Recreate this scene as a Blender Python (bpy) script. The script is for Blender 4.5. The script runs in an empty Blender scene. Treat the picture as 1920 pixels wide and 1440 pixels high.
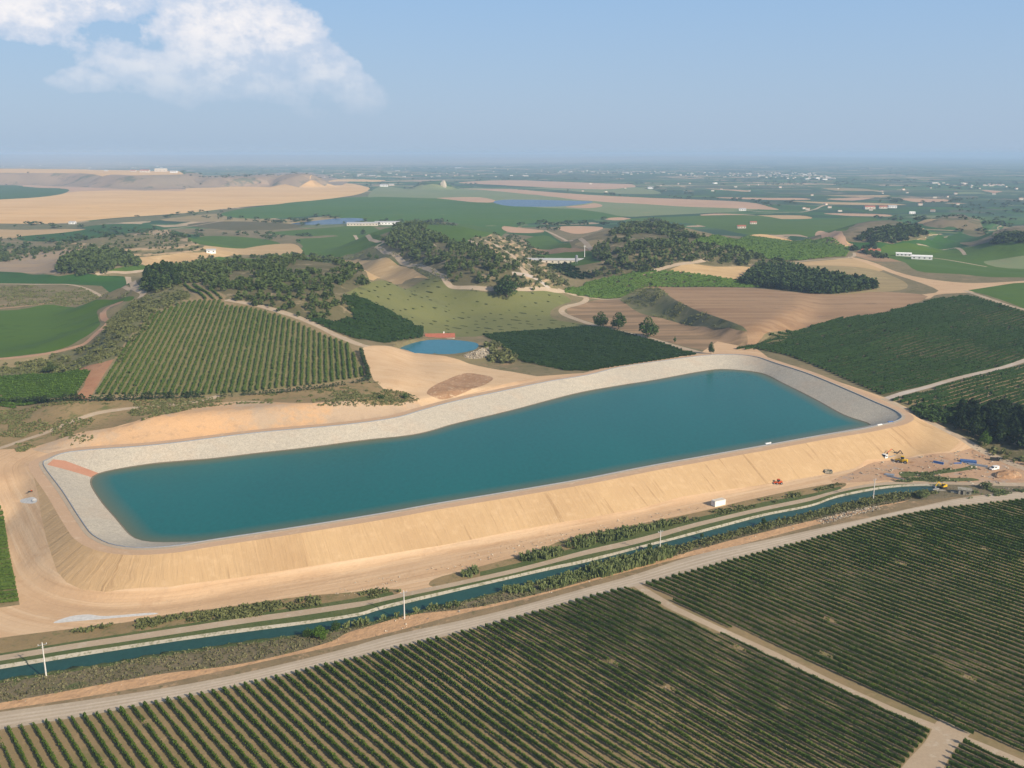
import bpy, bmesh, math, random, time
import numpy as np
from mathutils import Vector, Matrix
from mathutils.geometry import delaunay_2d_cdt
_t0 = time.time()
def log(*a): print('[%.1f]' % (time.time()-_t0), *a, flush=True)
random.seed(7); rng = np.random.default_rng(7)
sc = bpy.context.scene
col = sc.collection

# ------------------------------------------------------------------ camera model
F, YH, H = 1800.0, 288.0, 150.0
PIT = math.atan((720-YH)/F); CP, SP = math.cos(PIT), math.sin(PIT)
def ray(px, py):
    dx = (np.asarray(px, float)-960)/F; dy = -(np.asarray(py, float)-720)/F
    return dx, CP+dy*SP, -SP+dy*CP
def at(px, py, z=0.0):
    vx, vy, vz = ray(px, py); t = (z-H)/vz
    return np.stack([vx*t, vy*t], -1)
def proj(x, y, z):
    yy = y*CP-(z-H)*SP; zz = y*SP+(z-H)*CP
    return 960+F*x/yy, 720-F*zz/yy

# ------------------------------------------------------------------ polygon helpers
def catmull(P, closed=True, n=5):
    P = np.asarray(P, float); N = len(P); out = []
    if closed: idx = lambda i: P[i % N]; rg = range(N)
    else: idx = lambda i: P[min(max(i, 0), N-1)]; rg = range(N-1)
    for i in rg:
        a, b, c, d = idx(i-1), idx(i), idx(i+1), idx(i+2)
        for k in range(n):
            t = k/n
            out.append(0.5*((2*b)+(c-a)*t+(2*a-5*b+4*c-d)*t*t+(3*b-a-3*c+d)*t**3))
    if not closed: out.append(P[-1])
    return np.array(out)
def resample(P, step, closed=True):
    P = np.asarray(P, float); Q = np.vstack([P, P[:1]]) if closed else P
    s = np.r_[0, np.cumsum(np.linalg.norm(np.diff(Q, axis=0), axis=1))]
    n = max(3, int(s[-1]/step)); t = np.linspace(0, s[-1], n+1)
    if closed: t = t[:-1]
    return np.stack([np.interp(t, s, Q[:, 0]), np.interp(t, s, Q[:, 1])], -1)
def densify(P, closed=True):
    out = []; N = len(P)
    for i in range(N if closed else N-1):
        a, b = P[i], P[(i+1) % N]; L = np.linalg.norm(b-a)
        st = max(4.0, 0.013*max(np.linalg.norm(a), 200)); k = max(1, int(L/st))
        for j in range(k): out.append(a+(b-a)*j/k)
    if not closed: out.append(P[-1])
    return np.array(out)
def seg_dist(X, Y, P, closed=True, arc=False):
    P = np.asarray(P, float); Q = np.vstack([P, P[:1]]) if closed else P
    best = np.full(X.shape, 1e18); S = np.zeros(X.shape); acc = 0.0
    for a, b in zip(Q[:-1], Q[1:]):
        ab = b-a; L2 = ab@ab+1e-12
        t = np.clip(((X-a[0])*ab[0]+(Y-a[1])*ab[1])/L2, 0, 1)
        d = (X-a[0]-t*ab[0])**2+(Y-a[1]-t*ab[1])**2
        if arc:
            S = np.where(d < best, acc+t*math.sqrt(L2), S); acc += math.sqrt(L2)
        best = np.minimum(best, d)
    return (np.sqrt(best), S) if arc else np.sqrt(best)
def inside(X, Y, P):
    r = np.zeros(X.shape, bool); n = len(P)
    for i in range(n):
        x1, y1 = P[i]; x2, y2 = P[(i+1) % n]
        if y1 == y2: continue
        c = ((y1 > Y) != (y2 > Y)) & (X < (x2-x1)*(Y-y1)/(y2-y1)+x1)
        r ^= c
    return r
def sdist(X, Y, P):
    d = seg_dist(X, Y, P); return np.where(inside(X, Y, P), -d, d)
def offset(P, d):      # outward for either winding
    P = np.asarray(P); A = 0.5*np.sum(P[:, 0]*np.roll(P[:, 1], -1)-np.roll(P[:, 0], -1)*P[:, 1])
    T = np.roll(P, -1, 0)-np.roll(P, 1, 0); T /= np.linalg.norm(T, axis=1)[:, None]+1e-9
    N = np.stack([T[:, 1], -T[:, 0]], -1)*(1 if A > 0 else -1)
    return P+N*d
def vnoise(x, y, s, seed=0):
    x = x/s; y = y/s; xi = np.floor(x); yi = np.floor(y); fx = x-xi; fy = y-yi
    fx = fx*fx*(3-2*fx); fy = fy*fy*(3-2*fy)
    def h(a, b): v = np.sin(a*127.1+b*311.7+seed*74.7)*43758.5453; return v-np.floor(v)
    return (h(xi, yi)*(1-fx)+h(xi+1, yi)*fx)*(1-fy)+(h(xi, yi+1)*(1-fx)+h(xi+1, yi+1)*fx)*fy-0.5
def smooth01(t): t = np.clip(t, 0, 1); return t*t*(3-2*t)

# ------------------------------------------------------------------ reservoir outline
ZC, ZW = 10.0, 4.0
crest_px = [(640,797.5),(740,784),(790,770),(855,752.5),(960,730),(1032,715),(1100,704),(1162,689),(1228,679),(1322,667),(1373,665),(1416,669),(1450,680),(1515,701),(1590,732),(1640,754),(1675,769),(1690,780),(1687,786),(1672,792),(1652,796),(1615,804),(1540,816),(1440,834),(1311,857),(1211,875),(1100,897),(960,921),(820,944),(720,962),(560,988),(400,1012),(333,1023),(281,1027),(240,1026),(204,1019),(177,1005),(165,993),(144,962),(117,920),(82,872),(92,862),(120,850),(180,843),(300,834),(480,812)]
CREST = resample(catmull(np.array([at(x, y, ZC) for x, y in crest_px]), n=4), 4.0)
wl_px = [(185,889),(219,881),(292,870),(396,861),(480,851),(580,840),(687,826),(755,819),(800,811),(855,795),(960,770),(1074,740),(1147,726),(1228,713),(1322,696),(1365,693),(1425,700),(1467,719),(1527,749),(1578,777),(1621,792),(1629,796),(1618,800)]
wl2_px = [(333,1016),(292,1016),(267,1013),(246,1003),(221,974),(194,943),(175,914),(173,899)]
near = np.array([at(x, y, ZC) for x, y in [(1615,804),(1540,816),(1440,834),(1311,857),(1211,875),(1100,897),(960,921),(820,944),(720,962),(560,988),(400,1012),(333,1023)]])
dirn = np.gradient(near, axis=0); nn = np.stack([dirn[:, 1], -dirn[:, 0]], -1); nn /= np.linalg.norm(nn, axis=1)[:, None]
near_w = near+nn*15.5*np.where(nn[:, 1:2] > 0, 1, -1)
WATER = np.vstack([[at(x, y, ZW) for x, y in wl_px], near_w[1:-1], [at(x, y, ZW) for x, y in wl2_px]])
WATER = resample(catmull(WATER, n=4), 4.0)
ROADW = 6.5
CREST_OUT = resample(offset(CREST, ROADW), 4.0)

# ------------------------------------------------------------------ terrain
ctrl = [(0,1000,0),(0,1200,0),(300,1200,0),(600,1150,0),(900,1080,0),(1200,1010,0),(1500,930,0),(1700,890,0),(1900,900,0),(0,1440,0),(500,1400,0),(960,1440,0),(1500,1300,0),(1920,1440,0),(1920,1000,0),(1600,1050,0),(1850,862,0),(-300,1100,0),(2200,1000,0),
 (1000,990,0),(700,1050,0),(400,1100,0),(1300,930,0),(1600,880,0),(150,1130,0),(35,1080,0.5),(40,1000,2),(25,930,6),(30,880,9.5),(-200,860,10),(0,855,10),
 (0,800,11.5),(60,835,10.5),(175,800,14.5),(325,768,19),(480,745,20),(640,745,18),(780,745,12.5),(900,712,11.5),(1000,700,10),
 (0,740,14),(180,735,21),(380,735,22),(690,705,19),(690,655,18),(800,690,14),(850,665,12),(960,685,10),
 (400,565,44),(415,600,42),(290,600,34),(560,615,36),(660,640,24),(180,680,18),(250,620,24),
 (100,600,9),(0,640,9),(180,580,10),(0,540,13),(220,540,14),(250,560,16),(0,700,12),(100,690,14),
 (800,580,6),(1000,600,6),(700,560,9),(750,600,9),(900,620,7),(620,620,22),(680,640,18),(900,560,6),
 (1100,660,8),(1200,690,10),(1250,670,9),(1350,650,10),(1150,590,8),(1060,560,6),
 (1250,548,20),(1350,560,20),(1450,560,18),(1600,560,18),(1420,610,13),(1380,640,10),(1270,605,9),(1180,585,8),(1160,560,8),
 (1500,640,11),(1700,600,17),(1900,560,20),(1660,740,10),(1800,700,10),(1920,640,13),(1740,780,8),(1800,800,5),(1900,800,4),(1920,740,8),
 (1400,525,14),(1550,505,22),(1700,520,18),(1850,540,18),(700,500,7),(850,538,7),(1100,530,9),(1000,500,12),(1200,520,12),(600,455,8),(300,490,12),(100,490,14),(500,470,10),
 (1500,470,12),(1900,490,10),(900,400,8),(300,380,10),(1500,400,5),(1000,340,0),(0,330,5),(1900,340,0),(960,310,0),(200,310,0),(1700,310,0)]
CW = np.array([at(x, y, z) for x, y, z in ctrl]); CZ = np.array([c[2] for c in ctrl], float)
def uv(x, y):
    D = np.hypot(x, y)+1e-6; return np.arctan2(x, np.maximum(y, 1e-6)), np.log(D)*1.0
CU, CV = uv(CW[:, 0], CW[:, 1])
# hills: (top outline in photo pixels, top height, fall width in m, roughness)
hills_src = [
 ([(330,510),(420,492),(520,486),(600,492),(640,512),(600,535),(520,548),(440,535)], 46, 110, 3.0),      # wooded hill behind the vineyard
 ([(750,428),(800,422),(860,425),(880,440),(900,470),(930,490),(860,470),(790,450)], 44, 120, 3.0),      # pine hill by the valley road
 ([(1160,440),(1200,424),(1250,425),(1300,440),(1260,458),(1200,460)], 44, 150, 3.0),                    # pine hill in the middle
 ([(1320,462),(1400,455),(1480,462),(1470,472),(1380,472)], 26, 160, 1.5),
 ([(180,452),(250,443),(310,444),(340,456),(250,462)], 30, 110, 2.5),                                    # terraced hill on the left
 ([(150,480),(190,474),(220,485),(190,497),(150,495)], 26, 55, 1.5),
 ([(1620,420),(1660,414),(1690,424),(1650,434),(1610,432)], 36, 100, 5.0),
 ([(1765,408),(1790,405),(1810,407),(1800,412),(1770,412)], 31, 100, 2.0),
 ([(1900,432),(1960,425),(2050,430),(2000,445),(1920,445)], 36, 110, 4.0),
 ([(-200,317),(160,318),(335,321),(345,327),(250,329),(150,325),(-200,324)], 57, 150, 8.0),             # mesa
 ([(380,330),(470,329),(520,328),(500,332),(400,334)], 43, 80, 8.0),
 ([(545,326),(566,325),(572,326),(560,328)], 57, 130, 10.0),
 ([(797,339),(822,339),(826,342),(800,343)], 31, 75, 4.0),                                               # butte
 ([(1400,505),(1450,500),(1560,515),(1600,525),(1500,528)], 19, 50, 1.0),
 ([(1222,541),(1300,541),(1420,545),(1500,552),(1480,580),(1440,600),(1405,612),(1330,586),(1262,558)], 21, 20, 0.6),  # brown field terrace
 ([(765,639),(830,634),(890,640),(905,650),(890,660),(830,668),(770,660),(745,649)], 15.5, 16, 0.6),      # raised rim of the pond
]
_vp = [(180,742,20.5),(690,708,19),(400,565,41)]
_va = np.array([at(a, b, c) for a, b, c in _vp]); VPL = np.linalg.solve(np.column_stack([_va, np.ones(3)]), np.array([c for _, _, c in _vp], float))
VQ = np.array([at(a, b, c) for a, b, c in [(172,745,20.5),(235,650,31),(290,588,38),(370,562,41),(425,563,41),(520,590,36),(600,622,30),(660,648,25),(692,706,19),(450,740,20.5)]])
def wide_ridge(X, Y):      # far uplands that close the plain
    a, l = uv(X, Y); D = np.hypot(X, Y)
    r = smooth01((D-15000)/12000)*(95+60*vnoise(X, Y, 9000, 3)+50*vnoise(X, Y, 3500, 5))
    return r*(1-0.85*smooth01((a-0.05)/0.45))
def base_T(X, Y):
    U, V = uv(X, Y); num = np.zeros(X.shape); den = np.zeros(X.shape)
    for u, v, z in zip(CU, CV, CZ):
        w = 1.0/(((U-u)*1.3)**2+(V-v)**2+0.0012)**2
        num += w*z; den += w
    return num/den
HILLS = []
for pl, zt, fw, rg in hills_src:
    HILLS.append((catmull(np.array([at(x, y, zt) for x, y in pl]), n=3), zt, fw, rg))
def T_raw(X, Y):
    X = np.asarray(X, float); Y = np.asarray(Y, float)
    z = base_T(X, Y)
    for P, zt, fw, rg in HILLS:
        c = P.mean(0); R = np.linalg.norm(P-c, axis=1).max()+fw*1.4+10
        m = (X-c[0])**2+(Y-c[1])**2 < R*R
        if not m.any(): continue
        x, y = X[m], Y[m]
        d = np.maximum(sdist(x, y, P), 0)
        s = fw*0.12
        d2 = np.maximum(d+rg*6*vnoise(x, y, fw*0.6, 1)*smooth01(d/s)+rg*4*vnoise(x, y, fw*0.22, 4)*smooth01(d/s), 0)
        k = 1-smooth01(d2/fw)
        zz = z[m]; z[m] = np.where(zt > zz, zz+(zt-zz)*k, zz)
    z = z+wide_ridge(X, Y)
    D = np.hypot(X, Y)
    m = (X > -500) & (X < 50) & (Y > 400) & (Y < 1000)
    if m.any():
        k = 1-smooth01(np.maximum(sdist(X[m], Y[m], VQ), 0)/45); z[m] = z[m]*(1-k)+(VPL[0]*X[m]+VPL[1]*Y[m]+VPL[2])*k
    z = z+smooth01((D-950)/400)*vnoise(X, Y, 120, 2)*3.0+smooth01((D-4200)/3000)*(vnoise(X, Y, 900, 6)*16)
    # reservoir: crest, embankment and cut
    m = (X > -420) & (X < 420) & (Y > 150) & (Y < 900)
    if m.any():
        d = sdist(X[m], Y[m], CREST)
        o = np.maximum(d-ROADW, 0)
        zz = z[m]
        rill = 0.25*vnoise(X[m], Y[m], 7, 8)
        hi = ZC+np.maximum(o-1.0, 0)/1.75; lo = ZC-o/1.9
        zz = np.clip(zz, lo+np.where(o > 1.5, rill, 0), hi)
        zz = np.where(d <= ROADW, ZC, zz)
        ins = d < 0
        if ins.any():
            dw = np.maximum(sdist(X[m][ins], Y[m][ins], WATER), 0)
            dc = -d[ins]
            zi = ZC-(ZC-ZW)*dc/(dc+dw+1e-6)
            zz[ins] = np.where(dw <= 0.02, ZW, zi)
        z[m] = zz
    return z
# polar lookup grid, used for ray hits and scatters
GU = np.linspace(-0.80, 0.80, 420); GV = np.linspace(math.log(110), math.log(60000), 1000)
gu, gv = np.meshgrid(GU, GV, indexing='ij')
GT = T_raw(np.exp(gv)*np.sin(gu), np.exp(gv)*np.cos(gu))
def T(X, Y):
    U, V = uv(np.asarray(X, float), np.asarray(Y, float))
    fu = np.clip((U-GU[0])/(GU[1]-GU[0]), 0, len(GU)-1.001); fv = np.clip((V-GV[0])/(GV[1]-GV[0]), 0, len(GV)-1.001)
    i = fu.astype(int); j = fv.astype(int); a = fu-i; b = fv-j
    return (GT[i, j]*(1-a)+GT[i+1, j]*a)*(1-b)+(GT[i, j+1]*(1-a)+GT[i+1, j+1]*a)*b
log('terrain grid')
_tD = np.exp(np.linspace(math.log(120), math.log(59000), 900))
def hit(pts):          # photo pixels -> where the line of sight meets the terrain
    pts = np.asarray(pts, float); vx, vy, vz = ray(pts[:, 0], pts[:, 1])
    hn = np.hypot(vx, vy); out = np.zeros((len(pts), 2))
    for i in range(len(pts)):
        x = vx[i]/hn[i]*_tD; y = vy[i]/hn[i]*_tD; zr = H+vz[i]/hn[i]*_tD
        g = zr-T(x, y); k = np.argmax(g <= 0)
        if g[k] > 0: k = len(_tD)-1; D = _tD[k]
        elif k == 0: D = _tD[0]
        else: D = _tD[k-1]+(_tD[k]-_tD[k-1])*g[k-1]/(g[k-1]-g[k])
        out[i] = (vx[i]/hn[i]*D, vy[i]/hn[i]*D)
    return out
def hit1(px, py):
    p = hit([(px, py)])[0]; return p[0], p[1], float(T(p[0], p[1]))

# ------------------------------------------------------------------ materials
def newmat(name):
    m = bpy.data.materials.new(name); m.use_nodes = True; nt = m.node_tree
    b = nt.nodes['Principled BSDF']; b.inputs['Roughness'].default_value = 0.9
    b.inputs['Specular IOR Level'].default_value = 0.15
    return m, nt, b
def N(nt, t, **k):
    n = nt.nodes.new(t)
    for a, v in k.items(): setattr(n, a, v)
    return n
def noise(nt, vec, scale, detail=3, rough=0.55):
    n = N(nt, 'ShaderNodeTexNoise'); n.inputs['Scale'].default_value = scale
    n.inputs['Detail'].default_value = detail; n.inputs['Roughness'].default_value = rough
    nt.links.new(vec, n.inputs['Vector']); return n.outputs['Fac']
def remap(nt, v, a, b, c=0.0, d=1.0):
    n = N(nt, 'ShaderNodeMapRange'); nt.links.new(v, n.inputs['Value'])
    for s, x in zip(('From Min', 'From Max', 'To Min', 'To Max'), (a, b, c, d)): n.inputs[s].default_value = x
    return n.outputs['Result']
def mix(nt, f, a, b, mode='MIX'):
    n = N(nt, 'ShaderNodeMix', data_type='RGBA', blend_type=mode)
    for s, v in (('Factor', f), (6, a), (7, b)):
        i = n.inputs[s] if isinstance(s, int) else n.inputs[0]
        if isinstance(v, (float, int)): i.default_value = v
        elif isinstance(v, tuple): i.default_value = (*v, 1)
        else: nt.links.new(v, i)
    return n.outputs[2]
def math_(nt, op, a, b=0.0):
    n = N(nt, 'ShaderNodeMath', operation=op)
    for i, v in enumerate((a, b)):
        if isinstance(v, (float, int)): n.inputs[i].default_value = v
        else: nt.links.new(v, n.inputs[i])
    return n.outputs[0]
def coords(nt, rot=0.0, scale=(1, 1, 1), uvm=False):
    tc = N(nt, 'ShaderNodeTexCoord'); mp = N(nt, 'ShaderNodeMapping')
    mp.inputs['Rotation'].default_value = (0, 0, rot); mp.inputs['Scale'].default_value = scale
    nt.links.new(tc.outputs['UV' if uvm else 'Object'], mp.inputs['Vector']); return mp.outputs['Vector']
def bump(nt, b, h, dist, strength=1.0):
    n = N(nt, 'ShaderNodeBump'); n.inputs['Distance'].default_value = dist; n.inputs['Strength'].default_value = strength
    nt.links.new(h, n.inputs['Height']); nt.links.new(n.outputs['Normal'], b.inputs['Normal'])
def ground(name, c1, c2, c3=None, s1=0.02, s2=0.3, streak=None, rot=0.0, c4=None, bd=0.25, k3=(0.55, 0.7), fine=True, s4=0.05, k4=(0.55, 0.66)):
    m, nt, b = newmat(name); v = coords(nt, rot)
    a = noise(nt, v, s1, 4, 0.6); q = noise(nt, v, s2, 4, 0.65)
    c = mix(nt, remap(nt, a, 0.35, 0.65), c1, c2)
    if c3: c = mix(nt, remap(nt, q, *k3), c, c3)
    if streak:
        sv = coords(nt, streak[0], (streak[1], streak[2], streak[2]))
        s = noise(nt, sv, 1.0, 3, 0.6); c = mix(nt, remap(nt, s, 0.42, 0.62, 0, streak[4] if len(streak) > 4 else 0.6), c, streak[3])
    if c4:
        z = noise(nt, v, s4, 5, 0.7); c = mix(nt, remap(nt, z, *k4), c, c4)
    if fine:
        f = noise(nt, v, 1.3, 3, 0.7); c = mix(nt, remap(nt, f, 0.3, 0.7, 0.0, 0.35), c, tuple(x*0.55 for x in c1))
    nt.links.new(c, b.inputs['Base Color'])
    if bd: bump(nt, b, q, bd, 0.6)
    return m
M = {}
SAND = (0.53, 0.345, 0.195)
M['dirt'] = ground('dirt', (0.50, 0.325, 0.185), (0.58, 0.39, 0.225), (0.43, 0.26, 0.14), 0.02, 0.12, streak=(0.50, 0.015, 0.35, (0.64, 0.45, 0.27), 0.75), bd=0.3)
def tracks_mat():
    m, nt, b = newmat('work_ground')
    a = noise(nt, coords(nt, 0, (0.012, 0.45, 1), True), 1.0, 5, 0.65); g = noise(nt, coords(nt, 0, (0.006, 0.12, 1), True), 1.0, 3, 0.6)
    v = coords(nt); w = noise(nt, v, 0.025, 5, 0.65); h = noise(nt, v, 0.5, 4, 0.75); p = noise(nt, v, 0.07, 5, 0.75)
    c = mix(nt, remap(nt, w, 0.35, 0.65), (0.50, 0.325, 0.185), (0.57, 0.385, 0.225))
    c = mix(nt, remap(nt, a, 0.52, 0.66, 0, 0.6), c, (0.63, 0.46, 0.29)); c = mix(nt, remap(nt, a, 0.36, 0.46, 0.5, 0), c, (0.42, 0.265, 0.145))
    c = mix(nt, remap(nt, g, 0.55, 0.63, 0, 0.5), c, (0.62, 0.45, 0.285))
    c = mix(nt, remap(nt, h, 0.55, 0.75, 0, 0.4), c, (0.38, 0.24, 0.135)); c = mix(nt, remap(nt, p, 0.57, 0.66, 0, 0.45), c, (0.44, 0.27, 0.15))
    nt.links.new(c, b.inputs['Base Color']); bump(nt, b, math_(nt, 'ADD', a, h), 0.35, 0.6); return m
M['tracks'] = tracks_mat()
M['sand'] = ground('sand', (0.60, 0.42, 0.25), (0.52, 0.345, 0.195), (0.48, 0.31, 0.17), 0.03, 0.09, streak=(0.2, 0.02, 0.3, (0.62, 0.45, 0.28), 0.5), bd=0.2)
M['yard'] = ground('yard_dirt', (0.42, 0.26, 0.155), (0.50, 0.33, 0.20), (0.33, 0.185, 0.11), 0.05, 0.16, bd=0.4, c4=(0.36, 0.30, 0.25), s4=0.09, k4=(0.56, 0.66))
M['red_dirt'] = ground('red_dirt', (0.33, 0.16, 0.085), (0.40, 0.22, 0.12), (0.28, 0.15, 0.08), 0.05, 0.3)
M['red_path'] = ground('red_path', (0.40, 0.23, 0.14), (0.46, 0.29, 0.18), None, 0.05, 0.3)
M['mound'] = ground('brown_mound', (0.33, 0.19, 0.10), (0.42, 0.26, 0.15), (0.60, 0.44, 0.28), 0.1, 0.35, bd=1.5)
M['gravel'] = ground('gravel_road', (0.45, 0.365, 0.265), (0.40, 0.32, 0.23), (0.50, 0.41, 0.30), 0.05, 0.3, bd=0.05)
M['wheel_track'] = ground('wheel_track', (0.53, 0.44, 0.335), (0.47, 0.385, 0.285), None, 0.1, 0.6, bd=0.04)
M['path'] = ground('dirt_path', (0.46, 0.36, 0.25), (0.40, 0.30, 0.20), (0.50, 0.42, 0.32), 0.05, 0.3, bd=0.05)
M['white_path'] = ground('pale_road', (0.50, 0.44, 0.38), (0.42, 0.33, 0.25), None, 0.05, 0.5, bd=0.05)
M['crest_road'] = ground('crest_road', (0.53, 0.355, 0.225), (0.49, 0.33, 0.205), (0.58, 0.42, 0.28), 0.04, 0.2, bd=0.06)
M['asphalt'] = ground('old_asphalt', (0.27, 0.24, 0.21), (0.33, 0.29, 0.24), None, 0.03, 0.3, bd=0.03)
M['scrub'] = ground('scrub_ground', (0.17, 0.145, 0.07), (0.235, 0.185, 0.10), (0.10, 0.105, 0.04), 0.03, 0.16, c4=(0.32, 0.21, 0.12), bd=0.8, k4=(0.58, 0.68))
M['scrub_green'] = ground('green_scrub_ground', (0.13, 0.135, 0.055), (0.19, 0.17, 0.085), (0.075, 0.09, 0.03), 0.03, 0.13, c4=(0.27, 0.22, 0.12), bd=0.8, k4=(0.6, 0.7))
M['dry_grass'] = ground('dry_grass', (0.30, 0.215, 0.105), (0.23, 0.165, 0.08), (0.14, 0.13, 0.05), 0.05, 0.25, c4=(0.11, 0.13, 0.04), s4=0.12, bd=0.6)
M['bank_veg'] = ground('bank_vegetation', (0.155, 0.13, 0.075), (0.20, 0.16, 0.095), (0.10, 0.10, 0.05), 0.06, 0.5, c4=(0.09, 0.12, 0.035), s4=0.07, bd=0.8)
M['grass'] = ground('grass_strip', (0.075, 0.105, 0.03), (0.12, 0.13, 0.045), (0.05, 0.075, 0.02), 0.08, 0.5, bd=0.4)
M['verge'] = ground('dry_verge', (0.28, 0.20, 0.11), (0.20, 0.15, 0.08), (0.13, 0.12, 0.055), 0.08, 0.35, c4=(0.40, 0.27, 0.155), s4=0.15, bd=0.4)
M['orange_bank'] = ground('orange_bank', (0.56, 0.345, 0.185), (0.48, 0.29, 0.155), (0.36, 0.22, 0.12), 0.08, 0.35, bd=0.9)
M['vine_soil'] = ground('vineyard_soil', (0.30, 0.215, 0.115), (0.245, 0.185, 0.09), (0.36, 0.255, 0.14), 0.03, 0.3, c4=(0.15, 0.145, 0.055), s4=0.02, k4=(0.50, 0.66), bd=0.2)
M['vine_soil_b'] = ground('pale_vineyard_soil', (0.30, 0.215, 0.12), (0.22, 0.18, 0.085), (0.13, 0.135, 0.05), 0.03, 0.5, bd=0.2)
M['vine_soil_g'] = ground('grassy_vineyard_soil', (0.20, 0.175, 0.075), (0.15, 0.155, 0.055), (0.34, 0.26, 0.15), 0.03, 0.5, bd=0.2)
M['vine_soil_d'] = ground('dark_vineyard_soil', (0.10, 0.095, 0.04), (0.13, 0.11, 0.05), (0.07, 0.075, 0.03), 0.03, 0.3, bd=0.2)
M['crop'] = ground('green_crop', (0.064, 0.120, 0.009), (0.080, 0.142, 0.012), (0.052, 0.098, 0.008), 0.008, 0.06, streak=(0.35, 0.008, 0.14, (0.062, 0.125, 0.022), 0.6), bd=0.1)
M['crop_far'] = ground('green_crop_far', (0.048, 0.112, 0.006), (0.060, 0.130, 0.008), (0.085, 0.135, 0.015), 0.003, 0.02, streak=(0.1, 0.002, 0.03, (0.05, 0.12, 0.028), 0.7), bd=0, c4=(0.22, 0.22, 0.10), s4=0.008, k4=(0.66, 0.74), fine=False)
M['crop_dark'] = ground('dark_crop', (0.026, 0.082, 0.012), (0.034, 0.098, 0.015), (0.028, 0.068, 0.011), 0.006, 0.05, bd=0.1, fine=False)
M['pale_green'] = ground('pale_green_field', (0.155, 0.20, 0.085), (0.19, 0.215, 0.10), (0.22, 0.215, 0.10), 0.003, 0.02, bd=0, fine=False)
M['hay'] = ground('mown_field', (0.142, 0.152, 0.048), (0.168, 0.170, 0.058), (0.122, 0.136, 0.040), 0.012, 0.1, streak=(-0.42, 0.012, 0.16, (0.16, 0.165, 0.07), 0.4), bd=0.1)
M['wheat'] = ground('wheat_stubble', (0.66, 0.41, 0.175), (0.58, 0.35, 0.145), (0.52, 0.32, 0.14), 0.004, 0.02, streak=(0.3, 0.002, 0.02, (0.68, 0.46, 0.24), 0.6), bd=0.1, fine=False)
M['wheat_pink'] = ground('pink_stubble', (0.50, 0.31, 0.19), (0.44, 0.27, 0.165), (0.54, 0.37, 0.24), 0.003, 0.02, streak=(0.3, 0.003, 0.03, (0.40, 0.27, 0.17), 0.5), bd=0, fine=False)
M['gold'] = ground('golden_stubble', (0.52, 0.36, 0.185), (0.46, 0.31, 0.15), (0.56, 0.41, 0.23), 0.01, 0.06, streak=(-0.5, 0.01, 0.15, (0.38, 0.25, 0.12), 0.5), bd=0.1)
M['olive'] = ground('olive_stubble', (0.36, 0.275, 0.135), (0.29, 0.23, 0.11), (0.44, 0.33, 0.17), 0.012, 0.1, streak=(-0.2, 0.01, 0.1, (0.24, 0.18, 0.09), 0.6), bd=0.1)
M['brown'] = ground('brown_fallow', (0.265, 0.16, 0.085), (0.34, 0.215, 0.12), (0.22, 0.14, 0.08), 0.008, 0.06, streak=(-0.25, 0.008, 0.12, (0.42, 0.28, 0.16), 0.6), bd=0.2)
M['brown2'] = ground('striped_fallow', (0.37, 0.24, 0.135), (0.31, 0.20, 0.11), (0.42, 0.28, 0.16), 0.02, 0.1, streak=(0.66, 0.004, 0.09, (0.17, 0.12, 0.065), 0.85), bd=0.2)
M['plowed'] = ground('ploughed_field', (0.27, 0.21, 0.155), (0.35, 0.26, 0.165), (0.24, 0.19, 0.14), 0.005, 0.05, streak=(-0.9, 0.005, 0.05, (0.40, 0.28, 0.155), 0.7), bd=0)
M['badland'] = ground('eroded_slope', (0.24, 0.185, 0.125), (0.34, 0.235, 0.155), (0.12, 0.115, 0.07), 0.003, 0.012, c4=(0.12, 0.12, 0.075), s4=0.006, bd=3.0, fine=False)
M['wood_floor'] = ground('woodland_floor', (0.11, 0.10, 0.045), (0.16, 0.135, 0.065), (0.07, 0.075, 0.03), 0.02, 0.1, c4=(0.34, 0.26, 0.16), s4=0.06, k4=(0.55, 0.64), bd=0.5)
M['hillside'] = ground('dry_hillside', (0.17, 0.135, 0.075), (0.22, 0.17, 0.10), (0.08, 0.085, 0.035), 0.01, 0.03, c4=(0.10, 0.10, 0.045), s4=0.012, k4=(0.5, 0.6), bd=1.0, fine=False)
M['riprap_ramp'] = ground('ramp_dirt', (0.52, 0.27, 0.17), (0.46, 0.22, 0.13), None, 0.1, 0.5, bd=0.1)
def terrace_mat():
    m, nt, b = newmat('terraced_scrub'); v = coords(nt); tc = N(nt, 'ShaderNodeTexCoord'); sx = N(nt, 'ShaderNodeSeparateXYZ')
    nt.links.new(tc.outputs['Object'], sx.inputs[0])
    n1 = noise(nt, v, 0.02, 4, 0.6); n2 = noise(nt, v, 0.09, 4, 0.7)
    zz = math_(nt, 'ADD', math_(nt, 'MULTIPLY', sx.outputs['Z'], 1.5), math_(nt, 'MULTIPLY', n1, 7.0))
    s = math_(nt, 'SINE', zz)
    c = mix(nt, remap(nt, n2, 0.4, 0.6), (0.21, 0.17, 0.085), (0.12, 0.12, 0.05))
    c = mix(nt, remap(nt, s, 0.1, 0.8, 0, 0.8), c, (0.45, 0.31, 0.185))
    c = mix(nt, remap(nt, n2, 0.52, 0.60, 0, 0.9), c, (0.09, 0.095, 0.035))
    nt.links.new(c, b.inputs['Base Color']); bump(nt, b, s, 1.0, 0.6); return m
M['terrace'] = terrace_mat()
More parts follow.
